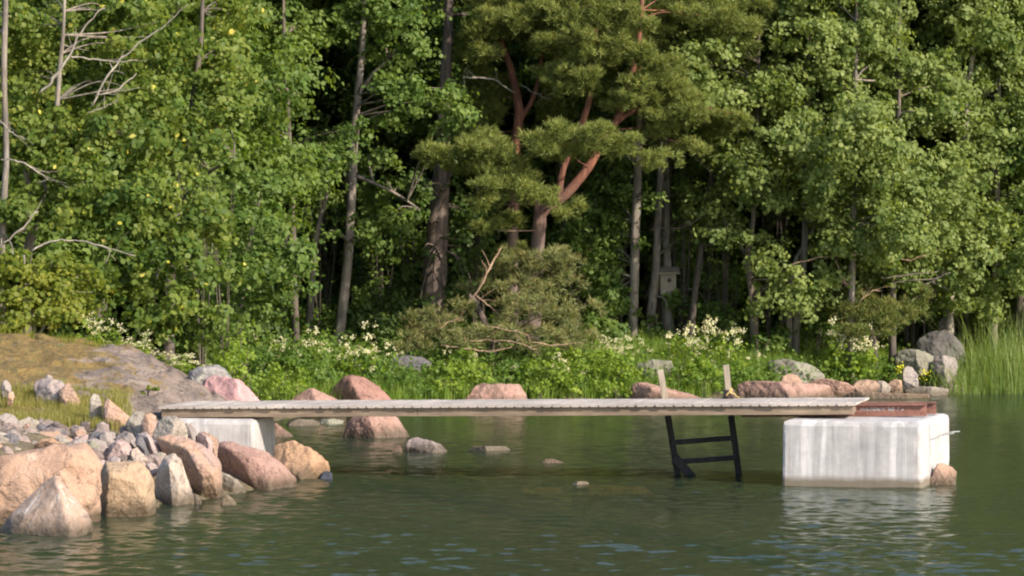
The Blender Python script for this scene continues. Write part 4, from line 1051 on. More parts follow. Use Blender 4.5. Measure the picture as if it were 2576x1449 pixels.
B = [blob(u, v, ru, rv, Y) for (u, v, ru, rv, Y) in (
    (480, 40, 110, 60, 47.6), (560, 130, 85, 70, 47.2), (450, 170, 100, 60, 47.2), (590, 210, 60, 70, 46.6), (500, 230, 90, 60, 46.6), (420, 300, 70, 50, 46.4), (560, 290, 80, 45, 46.0), (480, 340, 110, 55, 45.9),
    (400, 410, 100, 55, 45.6), (540, 385, 60, 32, 45.4), (450, 480, 95, 55, 45.2), (360, 560, 90, 50, 45.0), (490, 560, 85, 50, 44.9), (560, 590, 50, 50, 45.2), (330, 640, 80, 50, 44.8), (440, 650, 100, 40, 44.6),
    (500, 700, 60, 55, 44.5), (440, 760, 85, 45, 44.3), (400, 810, 55, 28, 44.2), (500, 790, 55, 35, 44.4), (300, 720, 60, 45, 44.6), (430, 815, 60, 30, 44.4), (520, 835, 40, 24, 44.6), (340, 800, 50, 30, 44.4), (570, 700, 40, 40, 45.4), (600, 30, 80, 60, 47.8), (380, 720, 50, 40, 44.8))]
t = tree('alder_tree', 'big round leaved tree bulging over the bank with yellow leaves', 46.6,
     [[(425, 850, 26), (430, 700, 22), (445, 520, 20), (470, 350, 16), (500, 150, 13), (510, 0, 9), (515, -150, 6)], [(445, 520, 12), (520, 440, 9, -.3), (590, 395, 5, -.6)]],
     B, LM['left'], BM['dark'], leaf=.043, dens=25, cr=.20, twr=.014)
top_mesh(t, top_blobs(380, 680, 47.6, 9, -800, -230), LM['left'])
B = [blob(u, v, ru, rv, Y) for (u, v, ru, rv, Y) in ((60, 700, 100, 50, 43.8), (150, 740, 90, 50, 43.6), (40, 770, 90, 40, 43.3), (130, 790, 90, 30, 43.2), (190, 690, 60, 50, 43.9), (215, 755, 40, 40, 43.6), (-100, 740, 110, 70, 43.6), (10, 812, 80, 25, 43.0))]
tree('willow_bush', 'yellowish bush on top of the mossy rock at the left', 43.8, [[(90, 850, 9), (80, 780, 8), (60, 700, 5)], [(95, 850, 8), (130, 780, 7), (160, 720, 4)]], B, LM['yellowbush'], BM['grey'], cat='bush', leaf=.034, dens=34, cr=.18, twr=.01)
B = [blob(u, v, ru, rv, Y) for (u, v, ru, rv, Y) in (
    (640, 560, 80, 45, 51.5), (720, 600, 60, 40, 51.3), (700, 655, 110, 40, 51.0), (790, 660, 32, 26, 50.8), (640, 690, 80, 45, 50.8), (720, 715, 70, 30, 50.8), (620, 760, 70, 40, 51.0), (700, 770, 50, 28, 51.2),
    (600, 640, 45, 40, 51.8), (650, 480, 80, 40, 52.4), (590, 830, 60, 25, 50.6), (560, 720, 30, 60, 51.5))]
tree('alder_tree', 'bright alder spray reaching right over a dark gap at mid left', 52.0, [[(600, 880, 16), (605, 760, 15), (620, 640, 12), (650, 520, 8)], [(610, 740, 9), (680, 690, 7, -.5), (780, 655, 4, -1.0)]], B, LM['mid'], BM['dark'], leaf=.043, dens=25, cr=.22, twr=.014)

# ------------------------------------------------------------------ trees of the middle
B = [blob(u, v, ru, rv, Y) for (u, v, ru, rv, Y) in (
    (640, 380, 90, 45, 55.2), (740, 360, 90, 40, 55), (820, 400, 60, 50, 55.2), (700, 440, 100, 40, 54.8), (800, 470, 50, 35, 55), (620, 330, 60, 40, 56), (690, 180, 60, 70, 57.0), (760, 90, 80, 60, 56.8), (680, 60, 70, 60, 57.2),
    (740, 250, 50, 40, 57.0), (640, 250, 50, 70, 57.4), (890, 345, 34, 34, 55.6), (610, 480, 60, 40, 56))]
t = tree('alder_tree', 'dark green alder filling the wood left of the tallest grey trunk', 56.5, [[(745, 850, 18), (740, 700, 16), (735, 500, 14), (725, 300, 12), (715, 100, 9), (712, -100, 6)]], B, LM['mid'], BM['dark'], dens=22, cr=.25)
top_mesh(t, top_blobs(620, 860, 57, 9, -900, -230), LM['mid'])
B = [blob(u, v, ru, rv, Y) for (u, v, ru, rv, Y) in (
    (840, 60, 80, 50, 57.5), (930, 40, 90, 60, 57.2), (1030, 60, 80, 60, 56.6), (1060, 130, 60, 40, 56.4), (960, 130, 60, 30, 57.2), (970, 225, 40, 35, 56.0), (1040, 240, 70, 35, 55.8), (1100, 275, 60, 40, 55.8), (1000, 290, 60, 25, 56.0), (1150, 310, 45, 30, 55.8),
    (1120, 220, 40, 30, 56.4), (960, 410, 45, 35, 57.5), (930, 590, 36, 34, 56.2), (1000, 560, 50, 40, 57.0), (1040, 530, 45, 35, 57.2), (840, 590, 26, 20, 56.0), (1000, 480, 60, 35, 58))]
t = tree('grey_trunk_tree', 'tall straight grey trunk standing before the dark gap', 57.0,
     [[(848, 880, 27), (862, 770, 25), (876, 640, 24), (884, 500, 23), (890, 370, 22), (900, 240, 19), (912, 110, 16), (918, -40, 12), (920, -250, 8)], [(892, 440, 10), (950, 465, 8), (1000, 490, 7), (1060, 530, 4)], [(900, 240, 10), (935, 190, 8), (975, 150, 5)]],
     B, LM['mid'], BM['grey'], dens=22, cr=.24)
top_mesh(t, top_blobs(780, 1120, 57.4, 10, -1000, -230), LM['mid'])
tree('sapling_tree', 'thin leaning trunk with one sunlit edge left of grey trunk', 57.8, [[(776, 850, 19), (784, 720, 17), (793, 610, 14), (808, 540, 11), (822, 490, 9), (826, 400, 7)]],
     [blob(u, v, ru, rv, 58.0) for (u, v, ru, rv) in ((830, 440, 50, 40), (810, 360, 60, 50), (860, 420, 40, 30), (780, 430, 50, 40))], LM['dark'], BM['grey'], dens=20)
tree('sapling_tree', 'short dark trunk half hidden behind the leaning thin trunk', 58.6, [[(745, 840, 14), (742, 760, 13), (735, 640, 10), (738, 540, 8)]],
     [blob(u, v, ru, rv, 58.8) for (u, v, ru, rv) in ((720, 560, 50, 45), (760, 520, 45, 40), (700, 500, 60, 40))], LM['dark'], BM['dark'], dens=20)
B = [blob(u, v, ru, rv, Y) for (u, v, ru, rv, Y) in ((1080, 30, 60, 50, 59), (1150, 130, 50, 60, 58.6), (1200, 40, 60, 40, 59), (1180, 230, 50, 50, 58.6), (1060, 480, 50, 40, 59.5), (1170, 540, 40, 50, 59.6), (1190, 640, 40, 40, 59.4), (1020, 700, 50, 50, 59.2), (1170, 720, 40, 40, 58), (1090, 560, 30, 26, 57.3), (1140, 600, 24, 24, 57.4), (1120, 735, 26, 24, 57.2), (1060, 480, 40, 30, 57.4), (1120, 400, 40, 30, 57.4), (1130, 330, 40, 30, 57.4), (1080, 640, 26, 22, 57.2), (1125, 680, 22, 18, 57.2), (1105, 470, 44, 28, 57.3), (1075, 760, 30, 20, 57.0))]
t = tree('old_pine', 'thickest trunk in the wood with peeling pinkish bark', 58.2,
     [[(1090, 800, 66), (1094, 700, 60), (1100, 600, 56), (1106, 500, 48), (1112, 400, 38), (1118, 250, 30), (1126, 100, 25), (1132, -60, 18), (1136, -250, 10)], [(1082, 590, 20), (1085, 560, 22, -.3), (1105, 510, 18, -.4), (1125, 460, 10, -.4)]],
     B, LM['dark'], BM['pinelow'], dens=22)
top_mesh(t, top_blobs(1050, 1260, 59, 8, -1000, -230), LM['dark'])

ND = dict(dens=330, nn=14, ln=.085, wd_=.012)
B = [blob(u, v, ru, rv, Y, ry) for (u, v, ru, rv, Y, ry) in (
    (1150, 385, 85, 34, 55.2, .6), (1240, 370, 85, 34, 55.0, .6), (1300, 405, 50, 30, 55.0, .5), (1190, 425, 80, 24, 55.3, .6), (1370, 360, 70, 30, 55.0, .6), (1470, 340, 90, 32, 54.9, .7), (1560, 375, 80, 30, 55.1, .6), (1650, 400, 60, 34, 55.2, .6),
    (1430, 385, 80, 22, 55.2, .6), (1270, 470, 80, 32, 55.0, .6), (1340, 470, 60, 34, 54.9, .6), (1240, 510, 60, 22, 55.1, .5), (1370, 500, 36, 24, 54.9, .4), (1230, 575, 48, 18, 55.2, .4), (1440, 530, 46, 20, 55.5, .5),
    (1470, 165, 70, 34, 56.6, .6), (1540, 130, 70, 36, 57.0, .6), (1400, 200, 60, 26, 56.2, .5), (1460, 215, 60, 26, 56.2, .5), (1560, 60, 80, 40, 57.2, .6), (1640, 100, 60, 40, 57.4, .6), (1640, 215, 80, 34, 56.4, .7), (1710, 240, 70, 30, 56.4, .6),
    (1600, 260, 70, 28, 56.2, .5), (1690, 290, 80, 26, 56.0, .6), (1760, 300, 70, 26, 56.2, .6), (1840, 300, 50, 24, 56.6, .5), (1680, 330, 60, 22, 56.4, .5), (1740, 370, 50, 20, 56.4, .5), (1500, 20, 60, 40, 57.0, .6), (1660, 20, 70, 40, 57.4, .6))]
rq = random.Random(31)
for (u_, v_, ru_, rv_) in ((1610, 150, 55, 34), (1615, 60, 60, 34), (1600, 215, 40, 22), (1500, 120, 55, 32), (1505, 40, 60, 34), (1490, 185, 44, 22), (1560, 20, 60, 30), (1660, 170, 60, 30), (1570, 110, 50, 30), (1450, 60, 50, 34), (1590, 250, 34, 20)):
    B.append(blob(u_, v_, ru_, rv_, 55.8, .3))
for _ in range(34):
    u_, v_ = rq.uniform(1390, 1930), rq.uniform(-20, 340)
    if v_ > 330 - (u_ - 1390) * .0 or (abs(u_ - 1478) < 45 and 200 < v_ < 330): continue
    B.append(blob(u_, v_, rq.uniform(45, 80), rq.uniform(24, 36), rq.uniform(56.8, 58.2), .5))
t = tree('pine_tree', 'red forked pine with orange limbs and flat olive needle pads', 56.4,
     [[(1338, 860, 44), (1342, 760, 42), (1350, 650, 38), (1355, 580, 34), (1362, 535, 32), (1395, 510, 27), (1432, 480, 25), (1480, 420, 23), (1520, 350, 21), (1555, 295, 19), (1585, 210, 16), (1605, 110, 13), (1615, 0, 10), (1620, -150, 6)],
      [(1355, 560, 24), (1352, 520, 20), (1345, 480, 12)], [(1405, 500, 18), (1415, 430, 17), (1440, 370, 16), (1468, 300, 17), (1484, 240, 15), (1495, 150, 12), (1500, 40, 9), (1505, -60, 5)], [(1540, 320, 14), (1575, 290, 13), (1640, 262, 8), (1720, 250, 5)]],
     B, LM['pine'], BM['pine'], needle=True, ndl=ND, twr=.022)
B2 = [blob(u, v, ru, rv, Y, ry) for (u, v, ru, rv, Y, ry) in ((1256, 50, 50, 28, 57.2, .3), (1365, 130, 44, 40, 57.3, .3), (1358, 200, 36, 22, 57.4, .3), (1300, 560, 44, 24, 57.3, .3), (1280, 640, 40, 22, 57.3, .3), (1285, 440, 40, 24, 57.2, .3), 
    (1200, 85, 70, 26, 57.6, .6), (1270, 70, 70, 30, 57.4, .6), (1340, 50, 70, 30, 57.6, .6), (1240, 20, 80, 30, 57.8, .6), (1390, 110, 60, 40, 58.0, .6), (1330, 100, 60, 30, 58.2, .5), (1190, 170, 50, 40, 58.4, .5), (1250, 220, 50, 40, 58.6, .5),
    (1390, 250, 40, 60, 58.6, .5), (1350, 300, 40, 40, 58.8, .4), (1210, 250, 50, 40, 58.6, .4), (1170, 320, 50, 36, 58.4, .4), (1230, 300, 60, 40, 58.6, .5), (1400, 20, 70, 40, 57.6, .6), (1220, 140, 50, 24, 57.4, .4))]
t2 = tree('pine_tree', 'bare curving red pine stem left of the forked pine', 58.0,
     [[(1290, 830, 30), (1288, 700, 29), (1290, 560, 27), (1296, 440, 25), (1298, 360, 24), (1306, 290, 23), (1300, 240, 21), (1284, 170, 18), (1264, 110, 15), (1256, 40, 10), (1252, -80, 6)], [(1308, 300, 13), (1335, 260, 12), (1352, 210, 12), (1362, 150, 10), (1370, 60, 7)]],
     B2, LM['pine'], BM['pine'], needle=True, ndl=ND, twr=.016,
     parts=[('branch', PALE, [(1298, 235, 6), (1240, 200, 7), (1190, 196, 8), (1165, 195, 4)], 57.6), ('branch', PALE, [(1310, 215, 4), (1350, 235, 5), (1385, 250, 3)], 57.6)])
for rt, a, b_ in ((t, 1420, 1720), (t2, 1180, 1400)):
    bb = [blob(random.uniform(a, b_), random.uniform(-700, -120), random.uniform(90, 150), random.uniform(45, 70), rt.location.y + random.uniform(-.8, .8)) for _ in range(8)]
    link('upper_crown', needle_mesh('upper_crown', bb, LM['pine'], rt.location, 70, 11, .17, .035, holes=False), rt)
# low spreading pine with brown dead twigs
B = [blob(u, v, ru, rv, Y, ry) for (u, v, ru, rv, Y, ry) in (
    (1090, 800, 80, 24, 55.4, .5), (1060, 840, 70, 22, 55.0, .5), (1150, 780, 50, 22, 55.5, .4), (1130, 850, 70, 22, 54.8, .5), (1290, 760, 70, 26, 55.2, .5), (1370, 785, 90, 28, 55.2, .6), (1280, 800, 60, 24, 55.0, .5), (1430, 810, 70, 26, 55.2, .5),
    (1340, 835, 90, 24, 54.8, .5), (1240, 840, 60, 20, 54.7, .5), (1440, 850, 70, 22, 54.8, .5), (1250, 690, 60, 24, 56.0, .5), (1330, 680, 70, 24, 56.2, .5), (1420, 670, 60, 24, 56.2, .5), (1390, 710, 70, 24, 56.0, .5), (1200, 730, 50, 20, 56.0, .4),
    (1380, 870, 80, 16, 54.6, .4), (1180, 872, 70, 14, 54.5, .4), (1290, 650, 50, 26, 55.6, .4), (1340, 660, 60, 24, 55.5, .4), (1300, 720, 60, 26, 55.4, .4), (1350, 745, 60, 24, 55.3, .4), (1390, 650, 50, 24, 55.6, .4), (1040, 870, 50, 16, 54.6, .3), (1470, 780, 50, 24, 55.4, .4))]
TW = BM['twig']
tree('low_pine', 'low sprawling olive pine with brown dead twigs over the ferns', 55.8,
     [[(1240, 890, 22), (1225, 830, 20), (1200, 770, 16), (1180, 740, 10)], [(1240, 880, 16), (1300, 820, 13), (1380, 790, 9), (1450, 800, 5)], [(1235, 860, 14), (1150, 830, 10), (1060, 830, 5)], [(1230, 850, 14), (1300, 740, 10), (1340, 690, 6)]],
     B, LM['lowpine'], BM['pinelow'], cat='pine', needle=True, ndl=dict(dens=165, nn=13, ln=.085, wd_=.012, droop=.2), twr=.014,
     parts=[('dead_branch', TW, [(1175, 765, 5), (1200, 735, 7), (1240, 660, 9), (1262, 622, 5)], 55.2), ('dead_branch', TW, [(1195, 740, 5), (1225, 765, 5), (1255, 790, 3)], 54.9),
            ('dead_branch', TW, [(1110, 868, 4), (1180, 878, 6), (1240, 884, 6), (1290, 872, 3)], 54.2), ('dead_branch', TW, [(1210, 820, 3), (1270, 828, 5), (1330, 845, 3)], 54.4),
            ('dead_branch', TW, [(1180, 860, 4), (1230, 856, 4), (1300, 862, 4), (1350, 880, 3)], 54.2), ('dead_branch', TW, [(1330, 860, 3), (1390, 868, 5), (1450, 862, 3)], 54.3), ('dead_branch', TW, [(1100, 830, 3), (1125, 812, 4), (1160, 800, 3)], 54.6)])

# ------------------------------------------------------------------ trees of the right
def simple_tree(label, Y, trunk, bls, lm, bk, name='birch_tree', topn=7, span=None, **k):
    t_ = tree(name, label, Y, trunk, bls, lm, bk, **k)
    if topn:
        u_ = trunk[0][-1][0]; s_ = span or (u_ - 130, u_ + 130)
        top_mesh(t_, top_blobs(s_[0], s_[1], Y, topn, -820, -230, seed=int(u_)), lm)
    return t_
RT = LM['right']
simple_tree('grey trunk left of the birdhouse trees rising behind the ladder', 58.4, [[(1592, 890, 26), (1594, 760, 24), (1598, 600, 23), (1604, 440, 21), (1610, 300, 17), (1614, 120, 12), (1616, -100, 7)]],
    [blob(u, v, ru, rv, Y) for (u, v, ru, rv, Y) in ((1560, 470, 45, 40, 58.8), (1540, 560, 45, 50, 59.0), (1530, 640, 50, 40, 58.8), (1500, 700, 40, 40, 58.6), (1606, 625, 18, 14, 57.9), (1540, 750, 40, 40, 58.4), (1470, 590, 50, 50, 59.6), (1640, 490, 34, 22, 57.8), (1560, 400, 60, 40, 59.6))], LM['mid'], BM['grey'], name='grey_trunk_tree')
simple_tree('slightly curved grey trunk just left of the birdhouse', 58.8, [[(1626, 890, 22), (1636, 800, 22), (1648, 700, 21), (1655, 560, 20), (1662, 440, 18), (1668, 300, 14), (1672, 100, 10), (1674, -100, 6)]],
    [blob(u, v, ru, rv, Y) for (u, v, ru, rv, Y) in ((1700, 440, 40, 30, 59.2), (1640, 400, 50, 40, 59.6), (1720, 500, 40, 40, 59.4), (1710, 620, 30, 40, 59.4), (1670, 820, 30, 30, 58.4))], LM['mid'], BM['grey'], name='grey_trunk_tree')
simple_tree('grey trunk that carries the wooden birdhouse', 59.2, [[(1682, 890, 36), (1680, 780, 34), (1680, 700, 24), (1676, 600, 20), (1677, 480, 18), (1680, 360, 15), (1684, 150, 10), (1688, -80, 6)]],
    [blob(u, v, ru, rv, Y) for (u, v, ru, rv, Y) in ((1740, 560, 30, 40, 59.8), (1730, 700, 34, 50, 59.6), (1760, 780, 40, 40, 59.2), (1720, 420, 40, 30, 60))], LM['mid'], BM['grey'], name='grey_trunk_tree')
simple_tree('slender dark trunk leaning right with dead side twigs', 58.6, [[(1735, 870, 17), (1748, 740, 16), (1762, 640, 15), (1775, 540, 14), (1788, 450, 12), (1800, 380, 9), (1812, 250, 7), (1820, 60, 5)]],
    [blob(u, v, ru, rv, Y) for (u, v, ru, rv, Y) in ((1820, 560, 40, 50, 58.2), (1840, 500, 40, 40, 58.4), (1870, 620, 36, 40, 58.2), (1850, 400, 60, 40, 58.4), (1780, 300, 70, 50, 58.8), (1800, 160, 80, 60, 58.8), (1760, 60, 80, 60, 59))], RT, BM['dark'], name='dark_trunk_tree',
    parts=[('dead_branch', BM['grey'], [(1790, 440, 4), (1765, 405, 5), (1755, 385, 3)], 57.8), ('dead_branch', BM['grey'], [(1765, 575, 3), (1820, 580, 4), (1690, 570, 3), (1640, 585, 3)][:2], 58), ('dead_branch', BM['dark'], [(1775, 540, 5), (1720, 570, 4), (1660, 575, 3)], 57.9)])
CB = col_blobs
simple_tree('dark bent trunk with light leaf sprays right of the leaning trunk', 57.6, [[(1898, 880, 24), (1896, 800, 22), (1890, 720, 20), (1878, 650, 17), (1890, 590, 13), (1900, 480, 11), (1905, 300, 9), (1910, 60, 6)], [(1880, 650, 10), (1860, 615, 8), (1838, 590, 5)]],
    CB(1780, 1960, 330, 560, 57.4, 7, (45, 75)) + [blob(u, v, ru, rv, Y) for (u, v, ru, rv, Y) in ((1900, 610, 50, 32, 57.0), (1930, 660, 34, 30, 57.0), (1960, 700, 60, 34, 56.8), (1820, 590, 34, 34, 57.0), (1990, 740, 50, 30, 56.8), (1940, 770, 40, 26, 56.8), (2030, 720, 40, 26, 57))] + CB(1740, 1940, -60, 330, 58, 9, (55, 95)), RT, BM['dark'])
simple_tree('birch with pale thin trunk rising above the juniper slope', 57.8, [[(2000, 880, 20), (2008, 780, 19), (2018, 690, 18), (2026, 580, 17), (2030, 460, 15), (2032, 330, 11), (2036, 150, 8), (2040, -60, 5)], [(1985, 870, 16), (1988, 760, 14), (2000, 660, 11), (2040, 590, 8), (2065, 540, 5)]],
    CB(1950, 2120, 300, 560, 57.4, 8, (50, 80)) + CB(1900, 2100, -60, 300, 58, 10, (60, 100)) + [blob(2080, 700, 55, 30, 57), blob(2060, 760, 45, 28, 57), blob(2110, 620, 50, 34, 57.2), blob(2010, 780, 34, 24, 56.9)], RT, BM['grey'])
simple_tree('broad light green birch crown in the middle of the right wood', 57.2, [[(2140, 880, 18), (2142, 740, 17), (2146, 600, 15), (2150, 400, 13), (2152, 200, 10), (2155, -50, 6)]],
    CB(2060, 2260, 240, 640, 56.8, 15, (55, 95)) + CB(2040, 2260, -80, 240, 57.6, 10, (60, 105)), RT, BM['grey'])
simple_tree('birch crown with reddish bark glimpses right of the broad birch', 57.8, [[(2245, 880, 19), (2246, 740, 17), (2250, 560, 15), (2258, 400, 12), (2262, 200, 9), (2262, -50, 5)]],
    CB(2190, 2340, 380, 720, 57.2, 11, (50, 85)) + CB(2170, 2370, -80, 330, 58.2, 10, (60, 105)), RT, BM['dark'])
simple_tree('pale stemmed birch behind the dark boulder at right', 59.0, [[(2388, 850, 22), (2390, 760, 20), (2396, 640, 18), (2410, 500, 15), (2425, 360, 14), (2440, 200, 12), (2452, 60, 11), (2460, -80, 8)], [(2396, 640, 10), (2370, 690, 7, -.4), (2320, 720, 4, -.6)]],
    CB(2310, 2480, 380, 640, 58.4, 9, (50, 85)) + CB(2330, 2520, -80, 380, 59.6, 11, (60, 105)) + [blob(2430, 720, 50, 40, 58.6), blob(2360, 760, 40, 40, 59), blob(2460, 770, 40, 30, 58.6)], RT, PALE)
simple_tree('leafy birch filling the upper right corner', 59.6, [[(2500, 870, 20), (2502, 740, 18), (2506, 560, 16), (2510, 350, 13), (2515, 100, 9), (2518, -80, 5)]],
    CB(2440, 2600, 300, 760, 59.0, 15, (50, 90)) + CB(2420, 2620, -80, 300, 60, 9, (60, 105)), RT, BM['grey'])
simple_tree('dark stump like trunk at the right picture edge above reeds', 60.2, [[(2566, 880, 36), (2568, 800, 34), (2572, 700, 30), (2578, 550, 26), (2584, 300, 18), (2590, 0, 10)]],
    CB(2560, 2760, -40, 760, 60, 16, (60, 100)), LM['mid'], BM['dark'], name='dark_trunk_tree')
simple_tree('birch beyond the right picture edge', 60.6, [[(2720, 880, 24), (2725, 600, 20), (2730, 300, 14), (2735, 0, 8)]], CB(2640, 2900, -80, 780, 60.4, 18, (70, 120)), RT, BM['grey'], topn=8)
simple_tree('second birch beyond the right picture edge', 62.0, [[(2960, 880, 24), (2965, 600, 20), (2970, 300, 14), (2975, 0, 8)]], CB(2860, 3120, -80, 800, 61.6, 18, (80, 130)), RT, BM['grey'], topn=8)
simple_tree('alder beyond the left picture edge', 47.0, [[(-330, 800, 26), (-335, 500, 22), (-340, 200, 14), (-340, -100, 8)]], CB(-480, -160, -150, 760, 46.6, 18, (90, 140)), LM['left'], BM['grey'], topn=5)
# dead horizontal twigs of the right thicket belong to a juniper
B = [blob(u, v, ru, rv, Y, ry) for (u, v, ru, rv, Y, ry) in ((2150, 760, 60, 26, 57.6, .4), (2190, 790, 70, 24, 57.2, .5), (2240, 810, 60, 20, 57.0, .4), (2130, 810, 45, 24, 57.2, .4), (2180, 835, 70, 14, 56.8, .4), (2250, 770, 50, 24, 57.6, .4), (2290, 790, 40, 26, 57.8, .4), (2300, 740, 36, 30, 58, .4), (2100, 780, 36, 24, 57.4, .4))]
tree('juniper_bush', 'olive juniper bush with brown twigs left of the dark boulder', 57.8, [[(2200, 860, 16), (2180, 800, 12), (2140, 740, 8), (2110, 690, 4)], [(2205, 850, 12), (2260, 790, 8), (2300, 750, 4)]], B, LM['juniper'], BM['dark'], cat='bush', needle=True, ndl=dict(dens=330, nn=12, ln=.075, wd_=.012), twr=.012,
     parts=[('dead_branch', TW, [(1985, 668, 3), (2050, 650, 5), (2120, 645, 5), (2200, 640, 3)], 57.0), ('dead_branch', TW, [(2100, 655, 3), (2120, 700, 6), (2135, 720, 3)], 57.0), ('dead_branch', BM['grey'], [(2215, 700, 3), (2300, 690, 4), (2360, 682, 3)], 57.2), ('dead_branch', TW, [(2160, 760, 3), (2190, 735, 5), (2215, 730, 3)], 56.9),
            ('dead_branch', TW, [(2220, 640, 2), (2280, 655, 4), (2330, 640, 2)], 57.1), ('dead_branch', BM['grey'], [(2240, 712, 2), (2290, 705, 4), (2350, 700, 3), (2390, 685, 2)], 57.3)])
# wood behind: repeats share their meshes
def dup(root, loc, rz, s, label, group):
    r = root.copy(); r.location = loc; r.rotation_euler = (0, 0, rz); r.scale = (s, s, s)
    tag(r, label, None, group); col.objects.link(r)
    for ch in root.children:
        c = ch.copy(); c.parent = r; col.objects.link(c)
    return r
def back_tree(kind):
    lab = 'leafy tree in the dim wood behind the front row of trunks' if kind != 'spruce' else 'dark spruce added deep in the wood to darken its gaps'
    grp = 'leafy trees filling the dim wood' if kind != 'spruce' else 'added dark spruces deep in the wood'
    root = empty('spruce_tree' if kind == 'spruce' else 'back_wood_tree', (0, 0, 0), lab, 'tree', grp)
    mb = MB(); hgt = 12.0
    mb.tube([Vector((math.sin(z * .5) * .06, 0, z)) for z in np.linspace(-.3, hgt, 12)], [.15 * (1 - z / (hgt * 1.1)) for z in np.linspace(0, hgt, 12)], 8, .06)
    bls = []
    if kind == 'spruce':
        for k in range(60):
            z = .3 + k / 60 * (hgt - .4); rr2 = 1.75 * (1 - z / (hgt + .6)) + .2; a = k * 2.4
            bls.append((math.cos(a) * rr2 * .6, math.sin(a) * rr2 * .6, z, rr2 * .55, rr2 * .55, .22))
        me = leaf_mesh('crown', bls, LM['spruce'], (0, 0, 0), .10, 13, .38, holes=False, tmpl=QUAD, bias=(0, 0, .5))
    else:
        for k in range(34):
            z = .7 + k / 34 * (hgt - 1.0); rr2 = 1.7 * math.sin(math.pi * min(1, (z + 1.5) / (hgt + 2.2))) + .2; a = random.uniform(0, 6.3)
            q = random.uniform(.2, .8)
            bls.append((math.cos(a) * rr2 * q, math.sin(a) * rr2 * q, z, .75, .75, .5))
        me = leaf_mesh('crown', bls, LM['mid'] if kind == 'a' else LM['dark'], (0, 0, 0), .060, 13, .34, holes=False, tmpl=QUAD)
    link('trunk', mb.mesh('trunk', BM['dark'], smooth=True), root)
    link('crown', me, root)
    return root
protos = {k: back_tree(k) for k in ('a', 'b', 'spruce')}
rb = random.Random(11)
spots = []
for i in range(15): spots.append(('a' if i % 3 else 'b', -11.5 + i * 1.75 + rb.uniform(-.5, .5), rb.uniform(63.0, 65.0)))
for i in range(15): spots.append(('b' if i % 3 == 0 else 'a', -13 + i * 2.0 + rb.uniform(-.6, .6), rb.uniform(67.5, 70)))
for i in range(19): spots.append(('spruce', -12.5 + i * 1.45 + rb.uniform(-.4, .4), rb.uniform(65.5, 67.5)))
for i in range(17): spots.append(('spruce', -15 + i * 2.0 + rb.uniform(-.4, .4), rb.uniform(71, 75)))
for i in range(6): spots.append(('a', -12.5 + i * 1.6 + rb.uniform(-.3, .3), rb.uniform(53, 56)))
for i in range(5): spots.append(('spruce', -10.5 + i * 1.25 + rb.uniform(-.3, .3), rb.uniform(56.5, 58.5)))
for i in range(13): spots.append(('b' if i % 2 else 'a', -6.5 + i * 1.25 + rb.uniform(-.3, .3), rb.uniform(60.6, 62.6)))
used = set()
for (k, x, y) in spots:
    z = float(land_z(x, y)) - .1
    pr = protos[k]
    if k not in used:
        used.add(k); pr.location = (x, y, z); pr.rotation_euler = (0, 0, rb.uniform(0, 6)); continue
    dup(pr, (x, y, z), rb.uniform(0, 6.28), rb.uniform(.85, 1.15), pr['label'], pr['group'])

# birdhouse
bp_ = P(1680, 742, 58.95)
bh = empty('birdhouse', bp_, 'small wooden birdhouse with round dark hole hung on a trunk', 'birdhouse')
mb = MB(); w, d, h = .125, .10, .40
mb.add([(-w, -d, 0), (w, -d, 0), (w, d, 0), (-w, d, 0), (-w * 1.05, -d, h - .05), (w * 1.05, -d, h - .05), (w * 1.05, d, h), (-w * 1.05, d, h)], [(3, 2, 1, 0), (4, 5, 6, 7), (0, 1, 5, 4), (1, 2, 6, 5), (2, 3, 7, 6), (3, 0, 4, 7)])
link('box', mb.mesh('box', WD['post'], bevel=.004), bh)
mb = MB(); mb.box((0, -.03, h + .0), (w * 1.5, 0, 0), (0, d * 1.6, .045), (0, -.004, .014)); link('roof', mb.mesh('roof', WD['post'], bevel=.003), bh)
mb = MB(); mb.tube([(.02, -d - .004, .24), (.02, -d + .01, .24)], .034, 14); link('entrance_hole', mb.mesh('entrance_hole', plain('dark_hole', (.01, .009, .008))), bh)

# ------------------------------------------------------------------ undergrowth on the far shore
def shrub(label, items, lm, name='shrub', leaf=.030, dens=28, cr=.17, cat='shrub', group=None):
    bls = [blob(*q) for q in items]
    x = sum(q[0] for q in bls) / len(bls); y = sum(q[1] for q in bls) / len(bls)
    org = Vector((x, y, float(land_z(x, y)) - .02))
    root = empty(name, org, label, cat, group)
    for q in bls:
        mb = MB()
        s = Vector((q[0] + random.uniform(-.1, .1), q[1], float(land_z(q[0], q[1])) - .05))
        for _ in range(5):
            e = Vector(q[:3]) + Vector((random.uniform(-.7, .7) * q[3], random.uniform(-.6, .6) * q[4], random.uniform(0, .7) * q[5]))
            mb.tube([s, s.lerp(e, .5) + Vector((random.uniform(-.05, .05), 0, .04)), e], [.007, .005, .003], 4, cap=False)
        link('stem', mb.mesh('stem', BM['dark'], org), root)
    link('foliage', leaf_mesh('foliage', bls, lm, org, leaf, dens, cr, holes=False), root)
    return root
HB, HC = LM['herb'], LM['herb_cool']
def young(label, items, lm, **k): return shrub(label, items, lm, name='young_tree', cat='young tree', **k)
K_ = dict(leaf=.042, dens=20, cr=.22)
young('young alder leaves crowding left of the tall grey trunk', [(700, 480, 60, 40, 58.5), (790, 470, 40, 40, 59), (740, 540, 60, 40, 59), (830, 520, 30, 40, 59.4), (720, 620, 40, 50, 59.4), (690, 820, 50, 40, 57.5), (760, 860, 40, 26, 57), (650, 860, 40, 30, 55)], LM['mid'], **K_)
